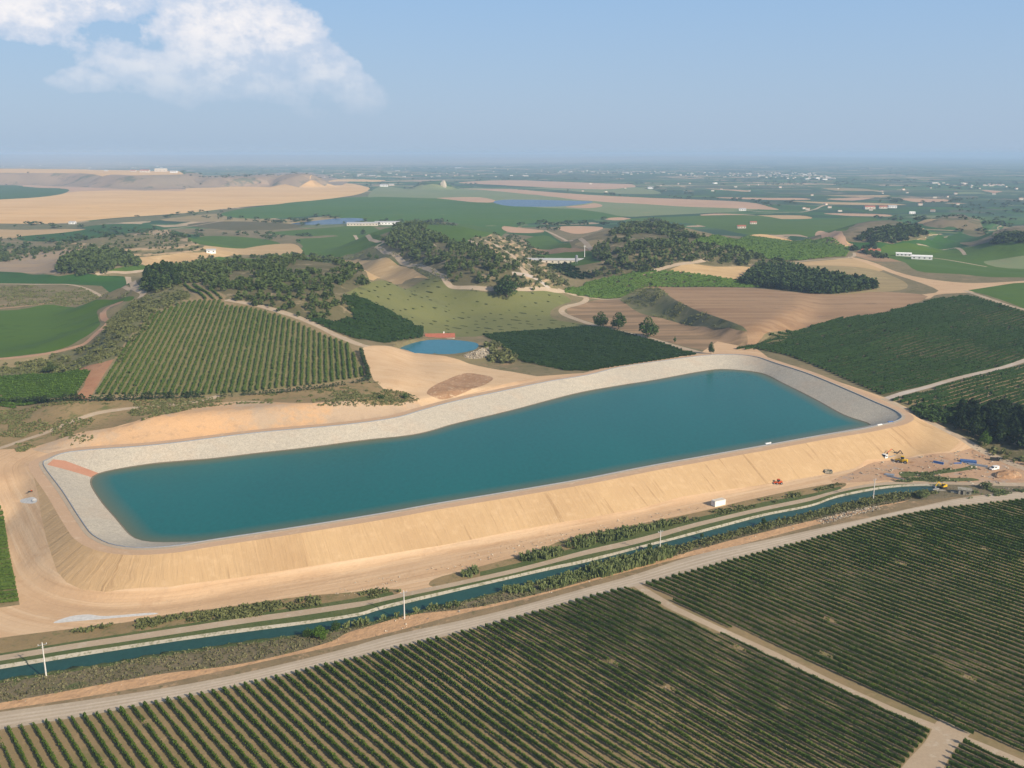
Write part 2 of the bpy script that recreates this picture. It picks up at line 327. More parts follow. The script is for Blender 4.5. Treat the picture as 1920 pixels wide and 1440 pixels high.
def bank_mat(name, c1, c2, c3):         # embankment: rills running down the slope, from the UV map (metres along, metres down)
    m, nt, b = newmat(name)
    a = noise(nt, coords(nt, 0, (0.8, 0.04, 1), True), 1.0, 4, 0.8)
    g = noise(nt, coords(nt, 0, (0.42, 0.022, 1), True), 1.0, 3, 0.6)
    w = noise(nt, coords(nt), 0.02, 4, 0.6); h = noise(nt, coords(nt), 0.25, 4, 0.7)
    c = mix(nt, remap(nt, w, 0.35, 0.65), c1, c2)
    c = mix(nt, remap(nt, a, 0.56, 0.72, 0, 0.4), c, c3)
    c = mix(nt, remap(nt, g, 0.62, 0.67, 0, 0.65), c, c3)
    c = mix(nt, remap(nt, h, 0.5, 0.75, 0, 0.35), c, (0.62, 0.44, 0.26))
    d = noise(nt, coords(nt, 0, (0.022, 0.004, 1), True), 1.0, 2, 0.5)
    c = mix(nt, remap(nt, d, 0.60, 0.68, 0, 0.5), c, (0.37, 0.235, 0.12))
    nt.links.new(c, b.inputs['Base Color']); bump(nt, b, math_(nt, 'ADD', a, math_(nt, 'MULTIPLY', g, 1.5)), 0.55, 0.5); return m
M['embankment'] = bank_mat('embankment_soil', (0.48, 0.325, 0.172), (0.43, 0.285, 0.15), (0.30, 0.19, 0.095))
M['cut'] = ground('cut_slope', (0.58, 0.355, 0.185), (0.50, 0.335, 0.20), (0.42, 0.28, 0.165), 0.03, 0.2, bd=0.7, c4=(0.44, 0.33, 0.225), s4=0.02, k4=(0.48, 0.56))
def riprap():
    m, nt, b = newmat('riprap_stones'); v = coords(nt)
    vo = N(nt, 'ShaderNodeTexVoronoi'); vo.inputs['Scale'].default_value = 2.4; nt.links.new(v, vo.inputs['Vector'])
    bw = N(nt, 'ShaderNodeRGBToBW'); nt.links.new(vo.outputs['Color'], bw.inputs[0])
    c = mix(nt, remap(nt, bw.outputs[0], 0.2, 0.8), (0.38, 0.335, 0.26), (0.53, 0.47, 0.37))
    big = noise(nt, v, 0.05, 4, 0.6); c = mix(nt, remap(nt, big, 0.5, 0.72, 0, 0.4), c, (0.50, 0.36, 0.24))
    fl = noise(nt, v, 0.35, 3, 0.7); c = mix(nt, remap(nt, fl, 0.35, 0.7, 0, 0.35), c, (0.30, 0.27, 0.23))
    nt.links.new(c, b.inputs['Base Color']); bump(nt, b, vo.outputs['Distance'], 0.15, 0.4); return m
M['riprap'] = riprap()
M['wet_stones'] = ground('wet_stones', (0.17, 0.15, 0.105), (0.13, 0.12, 0.08), (0.22, 0.19, 0.13), 0.1, 0.8, bd=0.1)
def simple(name, c, rough=0.6, metal=0.0, var=0.15, s=1.0):
    m, nt, b = newmat(name); v = coords(nt); n = noise(nt, v, s, 3, 0.6)
    nt.links.new(mix(nt, remap(nt, n, 0.3, 0.7), c, tuple(x*(1-var) for x in c)), b.inputs['Base Color'])
    b.inputs['Roughness'].default_value = rough; b.inputs['Metallic'].default_value = metal; return m
def concrete():
    return ground('old_concrete', (0.38, 0.35, 0.285), (0.32, 0.285, 0.225), (0.17, 0.165, 0.10), 0.1, 0.9, bd=0.1, k3=(0.5, 0.62))
M['concrete'] = concrete()
def water(name, deep, shal=None, rough=0.25, bsc=0.8, bd=0.06, spec=0.16):
    m, nt, b = newmat(name); v = coords(nt, 0.5, (1, 0.55, 1))
    big = noise(nt, coords(nt, 0.5, (1, 0.4, 1)), 0.012, 3, 0.5)
    c = mix(nt, remap(nt, big, 0.3, 0.7), deep, tuple(x*0.78 for x in deep))
    rp = noise(nt, v, 0.5, 4, 0.7)
    c = mix(nt, remap(nt, rp, 0.35, 0.7, 0, 0.4), c, tuple(x*1.35 for x in deep))
    if shal:
        at_ = N(nt, 'ShaderNodeUVMap'); sx = N(nt, 'ShaderNodeSeparateXYZ'); nt.links.new(at_.outputs[0], sx.inputs[0])
        c = mix(nt, remap(nt, sx.outputs['Y'], 0.0, 9.0, 0.8, 0.0), c, shal)
    nt.links.new(c, b.inputs['Base Color']); b.inputs['Roughness'].default_value = rough
    b.inputs['IOR'].default_value = 1.33; b.inputs['Specular IOR Level'].default_value = spec
    bump(nt, b, noise(nt, v, bsc, 3, 0.6), bd, 0.5); return m
M['water'] = water('reservoir_water', (0.004, 0.106, 0.097), (0.115, 0.115, 0.055))
M['canal_water'] = water('canal_water', (0.020, 0.068, 0.056), spec=0.14)
M['pond_water'] = water('pond_water', (0.025, 0.15, 0.20))
M['lake_water'] = water('lake_water', (0.03, 0.07, 0.12))
def far_mat():
    m, nt, b = newmat('valley_fields')
    def cells(rot, sx, sy, seed):
        v = coords(nt, rot, (sx, sy, 1)); 
        dn = N(nt, 'ShaderNodeTexNoise'); dn.inputs['Scale'].default_value = 1.5; nt.links.new(v, dn.inputs['Vector'])
        ad = N(nt, 'ShaderNodeVectorMath', operation='MULTIPLY_ADD'); nt.links.new(dn.outputs['Color'], ad.inputs[0]); ad.inputs[1].default_value = (0.5, 0.5, 0); nt.links.new(v, ad.inputs[2])
        vo = N(nt, 'ShaderNodeTexVoronoi', distance='CHEBYCHEV'); vo.inputs['Scale'].default_value = 1; nt.links.new(ad.outputs[0], vo.inputs['Vector'])
        s = N(nt, 'ShaderNodeSeparateColor'); nt.links.new(vo.outputs['Color'], s.inputs[0]); return s
    s = cells(0.35, 0.0028, 0.0060, 0)
    cr = N(nt, 'ShaderNodeValToRGB'); cr.color_ramp.interpolation = 'CONSTANT'; nt.links.new(s.outputs[0], cr.inputs[0])
    pal = [(0.0, (0.035, 0.10, 0.022)), (0.16, (0.05, 0.125, 0.026)), (0.32, (0.022, 0.068, 0.018)), (0.46, (0.08, 0.14, 0.04)), (0.56, (0.04, 0.09, 0.02)), (0.66, (0.15, 0.17, 0.08)), (0.76, (0.40, 0.28, 0.18)), (0.86, (0.055, 0.12, 0.05)), (0.94, (0.46, 0.34, 0.21))]
    e = cr.color_ramp.elements; e[0].position = 0; e[0].color = (*pal[0][1], 1); e[1].position = pal[1][0]; e[1].color = (*pal[1][1], 1)
    for p, c in pal[2:]: q = e.new(p); q.color = (*c, 1)
    v = coords(nt)
    w = noise(nt, coords(nt, 0.2, (0.00035, 0.0012, 1)), 1.0, 4, 0.65)
    c = mix(nt, remap(nt, w, 0.50, 0.56, 0, 0.85), cr.outputs[0], (0.03, 0.065, 0.035))
    n = noise(nt, v, 0.02, 4, 0.7); c = mix(nt, remap(nt, n, 0.5, 0.7, 0, 0.5), c, (0.03, 0.065, 0.03))
    dry = noise(nt, coords(nt, -0.1, (0.00008, 0.00022, 1)), 1.0, 3, 0.6)
    # beyond the irrigated valley the land turns dry again
    tc = N(nt, 'ShaderNodeTexCoord'); sx = N(nt, 'ShaderNodeSeparateXYZ'); nt.links.new(tc.outputs['Object'], sx.inputs[0])
    yy = math_(nt, 'ADD', sx.outputs['Y'], math_(nt, 'MULTIPLY', sx.outputs['X'], -1.2))
    far = math_(nt, 'MULTIPLY', remap(nt, yy, 13000, 17000), remap(nt, dry, 0.40, 0.5))
    c = mix(nt, math_(nt, 'MULTIPLY', far, 0.8), c, (0.42, 0.29, 0.19))
    nt.links.new(c, b.inputs['Base Color']); return m
M['valley'] = far_mat()
def leaf(name, c1, c2, c3=None, s=0.15, tr=0.25):
    m, nt, b = newmat(name); v = coords(nt); n = noise(nt, v, s, 3, 0.6); oi = N(nt, 'ShaderNodeObjectInfo')
    f = noise(nt, v, 1.7, 2, 0.6)
    c = mix(nt, remap(nt, n, 0.35, 0.65), c1, c2); c = mix(nt, remap(nt, f, 0.4, 0.7, 0, 0.6), c, c3 or tuple(x*1.5 for x in c2))
    c = mix(nt, math_(nt, 'MULTIPLY', oi.outputs['Random'], 0.35), c, tuple(x*0.6 for x in c1))
    nt.links.new(c, b.inputs['Base Color']); b.inputs['Roughness'].default_value = 0.65
    ts = N(nt, 'ShaderNodeBsdfTranslucent'); nt.links.new(c, ts.inputs[0]); ms = N(nt, 'ShaderNodeMixShader'); ms.inputs[0].default_value = tr
    nt.links.new(b.outputs[0], ms.inputs[1]); nt.links.new(ts.outputs[0], ms.inputs[2])
    nt.links.new(ms.outputs[0], nt.nodes['Material Output'].inputs[0]); return m
M['vine'] = leaf('vine_leaves', (0.062, 0.112, 0.010), (0.088, 0.142, 0.014), (0.15, 0.195, 0.030), s=0.02, tr=0.2)
M['vine_hill'] = leaf('hill_vine_leaves', (0.075, 0.13, 0.018), (0.095, 0.15, 0.024), (0.13, 0.175, 0.035), s=0.02)
M['vine_dark'] = leaf('dark_vine_leaves', (0.019, 0.050, 0.009), (0.028, 0.064, 0.011), (0.052, 0.095, 0.018), s=0.012)
M['vine_bright'] = leaf('bright_vine_leaves', (0.075, 0.15, 0.018), (0.095, 0.17, 0.022), (0.12, 0.19, 0.03), s=0.02)
M['pine'] = leaf('pine_needles', (0.055, 0.088, 0.020), (0.078, 0.108, 0.028), (0.12, 0.15, 0.045), s=0.03, tr=0.1)
M['pine_dark'] = leaf('dark_needles', (0.032, 0.062, 0.014), (0.046, 0.078, 0.018), (0.08, 0.115, 0.03), s=0.05, tr=0.1)
M['tree'] = leaf('tree_leaves', (0.045, 0.090, 0.018), (0.065, 0.115, 0.024), (0.10, 0.15, 0.04), s=0.15)
M['bush'] = leaf('bush_leaves', (0.13, 0.15, 0.05), (0.17, 0.18, 0.065), (0.23, 0.225, 0.10), s=0.1)
M['reed'] = leaf('reed_leaves', (0.14, 0.185, 0.06), (0.18, 0.215, 0.08), (0.26, 0.28, 0.13), s=0.08)
M['wood_dark'] = leaf('dark_wood_leaves', (0.020, 0.042, 0.010), (0.030, 0.056, 0.013), (0.055, 0.085, 0.02), s=0.05, tr=0.1)
M['cypress'] = leaf('cypress_leaves', (0.035, 0.062, 0.02), (0.05, 0.075, 0.025), None, s=0.1)
M['dryweed'] = leaf('dry_weeds', (0.19, 0.175, 0.09), (0.14, 0.14, 0.06), (0.27, 0.24, 0.13), s=0.1)
M['bark'] = simple('bark', (0.12, 0.09, 0.065), 0.9)
M['white'] = simple('white_paint', (0.78, 0.77, 0.74), 0.5, var=0.08)
M['cream'] = simple('cream_plaster', (0.62, 0.55, 0.45), 0.85, var=0.2, s=0.2)
M['roof_red'] = simple('clay_roof', (0.38, 0.13, 0.08), 0.9, var=0.25)
M['roof_grey'] = simple('sheet_roof', (0.42, 0.42, 0.42), 0.7, var=0.15)
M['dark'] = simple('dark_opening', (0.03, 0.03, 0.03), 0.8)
M['rubber'] = simple('rubber', (0.03, 0.03, 0.03), 0.8)
M['glass'] = simple('dark_glass', (0.03, 0.045, 0.05), 0.1)
M['yellow'] = simple('yellow_paint', (0.70, 0.43, 0.02), 0.45, var=0.2)
M['red'] = simple('orange_red_paint', (0.55, 0.09, 0.02), 0.5, var=0.2)
M['steel'] = simple('grey_steel', (0.38, 0.40, 0.42), 0.4, 0.5)
M['blue'] = simple('blue_pipe', (0.06, 0.13, 0.30), 0.5, var=0.2)
M['bluegrey'] = simple('blue_grey_kerb', (0.26, 0.28, 0.31), 0.7, var=0.2)
M['pole'] = simple('pole_concrete', (0.60, 0.57, 0.52), 0.85, var=0.12)
M['lime'] = simple('lime_stain', (0.62, 0.60, 0.56), 0.9, var=0.25, s=0.8)
M['stone'] = simple('pale_stone', (0.50, 0.43, 0.33), 0.9, var=0.3, s=0.4)
M['haypile'] = simple('hay_piles', (0.07, 0.085, 0.028), 0.95, var=0.3)
log('materials')

# ------------------------------------------------------------------ object helpers
def tag(o, label=None, cat=None, group=None, kind=None):
    if label: o['label'] = label
    if cat: o['category'] = cat
    if group: o['group'] = group
    if kind: o['kind'] = kind
    return o
def link(name, me, parent=None, loc=None, rz=0.0):
    o = bpy.data.objects.new(name, me); col.objects.link(o)
    if parent: o.parent = parent
    if loc is not None: o.location = loc
    if rz: o.rotation_euler = (0, 0, rz)
    return o
def np_mesh(name, V, Fc, mats, mi=None, uvs=None, smooth=False):
    """V (n,3), Fc (m,k) faces of equal size"""
    me = bpy.data.meshes.new(name); V = np.ascontiguousarray(V, np.float32); Fc = np.ascontiguousarray(Fc, np.int32)
    me.vertices.add(len(V)); me.vertices.foreach_set('co', V.ravel())
    k = Fc.shape[1]; me.loops.add(Fc.size); me.loops.foreach_set('vertex_index', Fc.ravel())
    me.polygons.add(len(Fc)); me.polygons.foreach_set('loop_start', np.arange(0, Fc.size, k, dtype=np.int32))
    if mi is not None: me.polygons.foreach_set('material_index', np.ascontiguousarray(mi, np.int32))
    me.polygons.foreach_set('use_smooth', np.full(len(Fc), smooth))
    if uvs is not None:
        l = me.uv_layers.new(name='UVMap'); l.data.foreach_set('uv', np.ascontiguousarray(uvs[Fc.ravel()], np.float32).ravel())
    me.update(calc_edges=True)
    for m in (mats if isinstance(mats, (list, tuple)) else [mats]): me.materials.append(m)
    return me
class MB:
    """collects boxes, tubes and prisms into one mesh"""
    def __init__(s): s.bm = bmesh.new()
    def box(s, c, size, rz=0.0, rx=0.0, ry=0.0, bev=0.0):
        r = bmesh.ops.create_cube(s.bm, size=1.0); vs = r['verts']
        m = Matrix.Translation(c) @ Matrix.Rotation(rz, 4, 'Z') @ Matrix.Rotation(ry, 4, 'Y') @ Matrix.Rotation(rx, 4, 'X') @ Matrix.Diagonal((*size, 1))
        bmesh.ops.transform(s.bm, matrix=m, verts=vs)
        if bev:
            es = list({e for v in vs for e in v.link_edges}); bmesh.ops.bevel(s.bm, geom=es, offset=bev, segments=1, affect='EDGES')
        return s
    def tube(s, a, b, r1, r2=None, n=8):
        a = Vector(a); b = Vector(b); d = b-a
        r = bmesh.ops.create_cone(s.bm, segments=n, radius1=r1, radius2=r1 if r2 is None else r2, depth=d.length, cap_ends=True)
        bmesh.ops.transform(s.bm, matrix=Matrix.Translation((a+b)/2) @ d.to_track_quat('Z', 'Y').to_matrix().to_4x4(), verts=r['verts']); return s
    def prism(s, prof, y0, y1):      # profile in x,z, extruded along y
        a = [s.bm.verts.new((x, y0, z)) for x, z in prof]; b = [s.bm.verts.new((x, y1, z)) for x, z in prof]
        n = len(prof); s.bm.faces.new(a); s.bm.faces.new(b[::-1])
        for i in range(n): s.bm.faces.new((a[i], b[i], b[(i+1) % n], a[(i+1) % n]))
        return s
    def build(s, name, m, parent=None, loc=None, rz=0.0):
        bmesh.ops.recalc_face_normals(s.bm, faces=s.bm.faces[:])
        me = bpy.data.meshes.new(name); s.bm.to_mesh(me); s.bm.free(); me.materials.append(m); return link(name, me, parent, loc, rz)
def empty(name, loc, rz=0.0):
    o = bpy.data.objects.new(name, None); col.objects.link(o); o.location = loc; o.rotation_euler = (0, 0, rz); o.empty_display_size = 0.5; return o

# ------------------------------------------------------------------ ground regions (painter's order), photo pixels on the terrain
REG = []
def R(name, m, pts, sm=True, world=None, off=None):
    P = hit(pts) if world is None else np.asarray(world)
    if world is None and sm: P = catmull(P, n=4)
    if world is None: P = densify(P)
    REG.append((name, m, P)); return P
def ROAD(name, m, pts, w, world=None):
    P = hit(pts) if world is None else np.asarray(world)
    P = catmull(P, closed=False, n=6); P = densify(P, False)
    Tn = np.gradient(P, axis=0); Tn /= np.linalg.norm(Tn, axis=1)[:, None]+1e-9
    Nn = np.stack([-Tn[:, 1], Tn[:, 0]], -1)
    wv = w*0.5*(1+0.25*vnoise(P[:, 0], P[:, 1], 17, 3))[:, None]
    Q = np.vstack([P+Nn*wv, (P-Nn*wv)[::-1]]); REG.append((name, m, Q)); return P

R('scrubland', 'scrub', [(-600,2200),(2500,2200),(2500,440),(1920,440),(1600,430),(1100,425),(700,425),(300,430),(-600,430)], False)
# far left
R('wheat_field', 'wheat_pink', [(40,341),(130,348),(225,352),(345,354),(352,350),(420,345),(350,366),(130,372)])
R('wheat_field', 'wheat', [(-120,376),(60,368),(120,362),(160,358.5),(225,357),(300,357.5),(345,357),(352,350),(400,347),(480,343),(530,340),(600,339),(640,343),(690,351),(682,361),(640,371),(560,379),(480,386),(400,394),(300,403),(200,410),(120,418),(60,420),(-120,418)])
R('eroded_hillside', 'badland', [(-200,322),(150,324),(340,327),(480,327),(545,324),(575,324),(620,330),(655,340),(642,347),(560,350),(480,350),(430,349),(352,353),(270,357),(150,351),(60,347),(-200,347)], False)
for P_h, z_h, f_h, _r in HILLS:
    if f_h in (80, 130) and z_h in (43, 57): R('eroded_hillside', 'badland', None, world=resample(offset(resample(P_h, 40), f_h*0.85), 40))
R('wheat_field', 'wheat', [(-200,316),(160,317.5),(335,321),(345,327),(250,329),(150,325),(-200,323)], False)
R('green_field', 'crop_dark', [(-120,346),(0,347),(60,351),(110,353),(130,357),(115,364),(70,370),(0,374),(-120,376)])
R('railway_strip', 'scrub_green', [(-120,420),(120,419),(200,411),(300,404),(480,388),(600,376),(690,361),(712,352),(708,362),(640,375),(480,395),(300,413),(200,419),(120,429),(-120,431)])
R('dry_field', 'olive', [(300,412),(430,400),(470,410),(560,410),(640,404),(700,412),(560,421),(420,416)])
R('green_field', 'crop_far', [(418,399),(480,388),(560,378),(640,371),(690,369),(720,369),(860,373.5),(940,380),(1000,388),(1080,392),(1150,399),(1172,406),(1100,412),(1000,418),(960,430),(880,430),(860,418),(700,414),(600,404),(560,407),(480,410),(430,407)])
R('pale_field', 'pale_green', [(690,367),(715,350),(780,350),(840,349),(900,352),(960,358),(1040,368),(1200,378),(1380,385),(1420,393),(1230,404),(1172,406),(1120,397),(1080,392),(1000,388),(940,380),(860,373.5),(720,369)])
R('stubble_field', 'wheat_pink', [(770,347),(850,350),(960,355),(1100,365),(1200,370),(1300,374),(1400,379),(1455,391),(1440,393),(1300,388),(1200,382),(1100,376),(960,361),(870,354)])
R('stubble_field', 'wheat_pink', [(860,342),(960,338),(1060,341),(1170,345),(1190,351),(1130,355),(1000,350),(920,346)])
R('pale_field', 'pale_green', [(1000,352),(1130,355),(1190,351),(1240,363),(1130,362)])
R('stubble_field', 'wheat', [(580,338),(640,336),(720,338),(700,341),(620,341)])
R('stubble_field', 'wheat_pink', [(820,371),(900,370),(930,378),(890,379),(850,375)])
LAKE = R('lake', 'lake_water', [(925,379),(945,374.5),(1010,374.5),(1080,376.5),(1112,379.5),(1060,386.5),(1000,387.5),(950,385.5)])
R('lake_shore', 'wheat_pink', [(1060,388),(1090,385),(1115,381),(1130,386),(1110,390)])
LAKE2 = R('lake', 'lake_water', [(545,419),(600,413),(640,409.5),(684,411),(665,417),(600,421)])
for pl, m in (([(1312,403),(1350,400.5),(1420,404),(1350,407)],'wheat_pink'),([(1410,404),(1500,404),(1520,410),(1440,410)],'gold'),([(1140,409),(1165,407.5),(1185,411),(1150,413)],'wheat_pink'),
              ([(1340,370),(1480,371),(1520,374),(1450,375)],'wheat_pink'),([(1480,377),(1620,380),(1700,384),(1600,384)],'gold'),([(1550,373),(1640,370),(1600,376)],'wheat_pink'),([(1690,372),(1760,373),(1785,377),(1720,379)],'wheat_pink'),([(1540,366),(1660,366),(1650,369)],'gold'),
              ([(1545,400),(1660,402),(1665,406),(1600,405)],'wheat_pink'),([(1720,418),(1740,411),(1760,412),(1735,419)],'gold'),([(1705,450),(1745,438),(1742,442),(1715,451)],'olive'),([(1320,353),(1400,357),(1390,359)],'wheat_pink'),([(1840,356),(1880,359),(1860,361)],'wheat_pink'),
              ([(1540,352),(1600,353),(1650,358),(1570,357)],'olive'),([(1800,360),(1850,362),(1800,364)],'pale_green')):
    R('stubble_field' if 'green' not in m else 'pale_field', m, pl)
R('green_field', 'crop', [(1170,412),(1300,405),(1420,404),(1500,420),(1440,440),(1380,436),(1300,420)])
R('green_field', 'crop', [(1440,418),(1640,408),(1620,424),(1560,436),(1500,440),(1440,438)])
R('green_field', 'crop_dark', [(1580,455),(1700,452),(1760,440),(1800,436),(1900,440),(1850,450),(1700,466),(1600,470)])
R('hillside', 'hillside', [(1560,445),(1590,430),(1640,414),(1690,418),(1720,432),(1742,442),(1705,450),(1640,453),(1590,452)])
R('hillside', 'hillside', [(1730,420),(1765,408),(1790,403),(1815,406),(1840,420),(1880,432),(1800,431),(1760,428)])
R('hillside', 'hillside', [(1800,455),(1860,440),(1900,424),(2050,420),(2050,470),(1900,468),(1830,462)])
# left middle
R('stubble_field', 'gold', [(-120,428),(50,431),(150,429.5),(162,434),(60,443),(0,447),(-120,449)])
R('orchard_ground', 'crop_dark', [(160,425),(210,420),(280,421),(318,431),(260,435),(190,445),(120,452),(50,452),(35,444),(110,437),(160,430)])
R('orchard_ground', 'crop_dark', [(320,432),(345,438),(375,443),(340,446)])
R('orchard_ground', 'vine_soil_d', [(350,422),(400,416),(480,416),(565,421),(540,429),(420,431)])
R('green_field', 'crop', [(372,445),(430,443),(500,449),(525,458),(480,462),(380,459),(352,448)])
R('green_field', 'crop', [(500,437),(560,431),(650,424),(700,425),(760,424),(735,433),(700,439),(640,443),(570,443)])
R('green_field', 'crop', [(555,449),(600,446),(680,443),(720,453),(703,463),(720,473),(748,488),(735,494),(690,488),(640,482),(560,476),(568,462)])
R('terraced_hill', 'terrace', [(-120,452),(40,456),(150,456),(200,447),(260,436),(325,433),(352,448),(384,462),(395,469),(340,476),(290,480),(240,478),(180,472),(100,480),(60,487),(-120,497)])
R('wheat_field', 'gold', [(384,461),(480,462),(545,457),(563,465),(562,477),(480,478),(420,482),(350,500),(330,504),(270,496),(243,482),(300,479),(390,472)])
R('ploughed_field', 'plowed', [(-120,500),(0,491),(50,478),(120,470),(185,466),(130,482),(122,498),(107,514),(40,511),(-120,508)])
R('green_field', 'crop', [(190,511),(230,501),(290,497),(320,504),(262,510)])
R('green_field', 'crop_dark', [(-120,506),(40,511),(110,518),(190,517),(232,518),(240,527),(249,540),(190,536),(100,532),(-120,530)], False)
R('green_field', 'crop', [(-120,592),(30,581),(100,571),(180,562),(235,557),(252,557),(240,565),(205,572),(183,582),(184,594),(188,608),(170,625),(145,640),(120,652),(60,664),(-120,670)])
R('green_hillside', 'scrub_green', [(265,560),(335,532),(345,545),(355,560),(300,588),(270,620),(240,660),(215,685),(150,698),(80,702),(-120,712),(-120,690),(40,680),(90,668),(130,658),(190,628),(205,600),(232,572)])
R('bare_slope', 'red_dirt', [(130,700),(215,673),(250,625),(290,590),(310,583),(290,600),(240,655),(200,705),(176,745),(140,748),(160,715)])
R('stubble_field', 'olive', [(-120,676),(60,668),(95,664),(60,683),(-120,694)])
V_LL = R('vineyard_ground', 'vine_soil_b', [(-120,704),(80,703),(130,698),(170,697),(155,722),(140,744),(100,750),(-120,757)], False)
R('vineyard_margin', 'vine_soil_b', [(168,748),(195,702),(230,648),(275,590),(345,562),(420,556),(425,566),(480,570),(560,598),(620,620),(672,642),(697,712),(600,730),(460,743),(380,748)], False)
V_HILL = R('vineyard_ground', 'vine_soil_g', [(178,740),(200,702),(235,650),(282,592),(300,584),(350,567),(372,564),(415,563),(422,574),(470,577),(520,591),(560,606),(600,626),(655,646),(672,680),(686,706),(600,720),(460,735),(380,741)], False)
V_TOP = R('vineyard_ground', 'vine_soil_b', [(338,535),(356,532),(395,543),(425,555),(420,562),(372,562)], False)
# centre
R('woodland_floor', 'wood_floor', [(272,548),(268,522),(300,508),(340,497),(420,482),(560,478),(620,484),(655,498),(682,522),(688,530),(650,548),(642,560),(665,590),(655,602),(600,602),(560,597),(480,575),(430,556),(350,530),(300,548)])
R('hilltop_field', 'crop', [(400,491),(440,484),(520,484),(585,487),(470,493)])
R('stubble_field', 'gold', [(622,483),(680,488),(760,500),(800,512),(816,523),(760,526),(700,526),(685,508),(665,503),(640,492)])
R('scrub_verge', 'scrub_green', [(700,462),(730,472),(800,500),(845,530),(900,545),(860,548),(820,530),(760,500),(700,488),(640,482)])
HAY = R('mown_field', 'hay', [(648,549),(700,528),(790,527),(830,527),(860,545),(930,549),(1000,545),(1055,552),(1070,566),(1033,583),(1045,600),(1110,612),(1040,620),(905,629),(830,633),(790,618),(735,585),(680,562)])
V_ORCH = R('orchard_ground', 'vine_soil_d', [(580,601),(620,606),(665,597),(642,558),(670,560),(742,592),(795,622),(792,634),(740,641),(705,641),(667,636)], False)
R('pond_bank', 'scrub', [(735,648),(790,633),(880,631),(920,638),(935,655),(930,670),(990,695),(900,690),(800,672),(735,656)])
POND = R('pond', 'pond_water', [(742,649),(760,641),(800,636.5),(850,636),(890,641),(897,648),(885,656),(850,662),(810,662),(770,658)])
V_MID = R('vineyard_ground', 'vine_soil_d', [(905,628),(960,624),(1105,613),(1140,618),(1240,645),(1308,665),(1230,677),(1100,696),(1060,695),(985,680),(968,672),(950,662),(930,640)], False)
R('woodland_floor', 'wood_floor', [(715,452),(735,435),(760,420),(860,420),(905,440),(910,465),(980,500),(1010,535),(960,542),(860,536),(838,516),(790,492),(745,476)])
R('green_slope', 'crop', [(800,424),(860,420),(935,438),(905,452),(850,455),(820,440)])
R('dry_slope', 'terrace', [(880,450),(915,442),(960,440),(1010,468),(1040,500),(1060,535),(1010,540),(985,520),(930,482)])
for pl in ([(845,452),(880,463),(915,478)], [(880,450),(930,478),(990,518)], [(905,448),(960,478),(1000,500)], [(800,452),(815,462)]): ROAD('dirt_track', 'path', pl, 6)
ROAD('dirt_track', 'white_path', [(960,512),(1000,520),(1030,541)], 7)
for pl, m in (([(945,424),(1010,431),(1025,433),(990,437),(950,434)],'wheat_pink'),([(945,437),(1015,437),(1022,432),(1090,450),(1050,456),(1010,445)],'crop_dark'),([(985,449),(1030,443),(1072,464),(1010,467)],'crop'),
              ([(1078,457),(1120,449),(1147,460),(1140,468),(1100,465)],'olive'),([(998,463),(1020,468),(1080,465),(1107,470),(1010,475)],'brown'),([(1008,477),(1100,471),(1170,466),(1140,490),(1020,490)],'crop'),([(1045,425),(1130,426),(1100,437),(1070,437)],'wheat_pink')):
    R('stubble_field' if m in ('wheat_pink','olive','brown') else 'green_field', m, pl)
V_VAL = R('vineyard_ground', 'vine_soil_d', [(1022,496),(1060,496),(1085,506),(1115,522),(1065,521)], False)
R('woodland_floor', 'wood_floor', [(1085,520),(1130,500),(1110,475),(1150,436),(1210,416),(1250,420),(1290,438),(1350,448),(1430,468),(1500,482),(1440,499),(1340,498),(1280,492),(1240,505),(1180,517)])
V_YEL = R('vineyard_ground', 'vine_soil_d', [(1295,456),(1330,446),(1400,443),(1500,453),(1592,466),(1585,481),(1500,489),(1440,486),(1380,466)], False)
R('wheat_field', 'wheat', [(1405,443),(1440,440),(1520,450),(1590,454),(1600,458),(1560,461),(1480,457)])
R('wheat_field', 'wheat_pink', [(1528,440),(1545,434),(1585,445),(1598,456),(1550,450)])
R('dirt_ground', 'brown', [(1610,468),(1650,465),(1680,475),(1700,490),(1640,490),(1600,478)])
R('green_field', 'crop', [(1650,466),(1720,458),(1800,466),(2050,470),(2050,520),(1880,520),(1800,514),(1720,508),(1690,490)])
R('pale_field', 'pale_green', [(1845,490),(1920,479),(2050,478),(2050,504),(1890,503)])
V_BRI = R('vineyard_ground', 'vine_soil_d', [(1055,546),(1100,529),(1170,515),(1255,508),(1290,512),(1380,525),(1440,539),(1400,539),(1290,538),(1220,538),(1190,545),(1160,559),(1112,559)], False)
R('wheat_field', 'gold', [(1255,508),(1288,495),(1340,500),(1440,500),(1500,492),(1560,487),(1592,484),(1625,492),(1660,505),(1600,510),(1500,502),(1440,505),(1400,522),(1375,525),(1290,511)])
R('dry_grass_field', 'olive', [(1460,503),(1560,498),(1640,506),(1690,525),(1700,540),(1650,548),(1560,552),(1640,540),(1600,520)])
R('dirt_ground', 'dirt', [(1590,482),(1625,488),(1700,515),(1780,528),(1860,530),(2050,524),(2050,540),(1900,540),(1830,548),(1760,552),(1740,560),(1700,555),(1760,545),(1680,515)])
R('woodland_floor', 'wood_floor', [(1388,527),(1440,506),(1480,503),(1560,519),(1630,531),(1638,542),(1560,551),(1500,548),(1400,535)])
R('brown_field', 'brown', [(1215,538),(1290,539),(1400,540),(1500,549),(1580,552),(1650,547),(1740,556),(1640,590),(1560,600),(1480,620),(1390,655),(1365,650),(1400,622),(1330,590),(1260,560)])
R('stubble_field', 'brown2', [(1065,577),(1100,566),(1160,561),(1200,582),(1260,602),(1340,618),(1400,622),(1385,655),(1320,657),(1200,627),(1120,607),(1072,592)])
R('grass_bank', 'scrub_green', [(1160,560),(1188,546),(1215,540),(1262,560),(1330,590),(1402,622),(1340,614),(1260,602),(1200,587)])
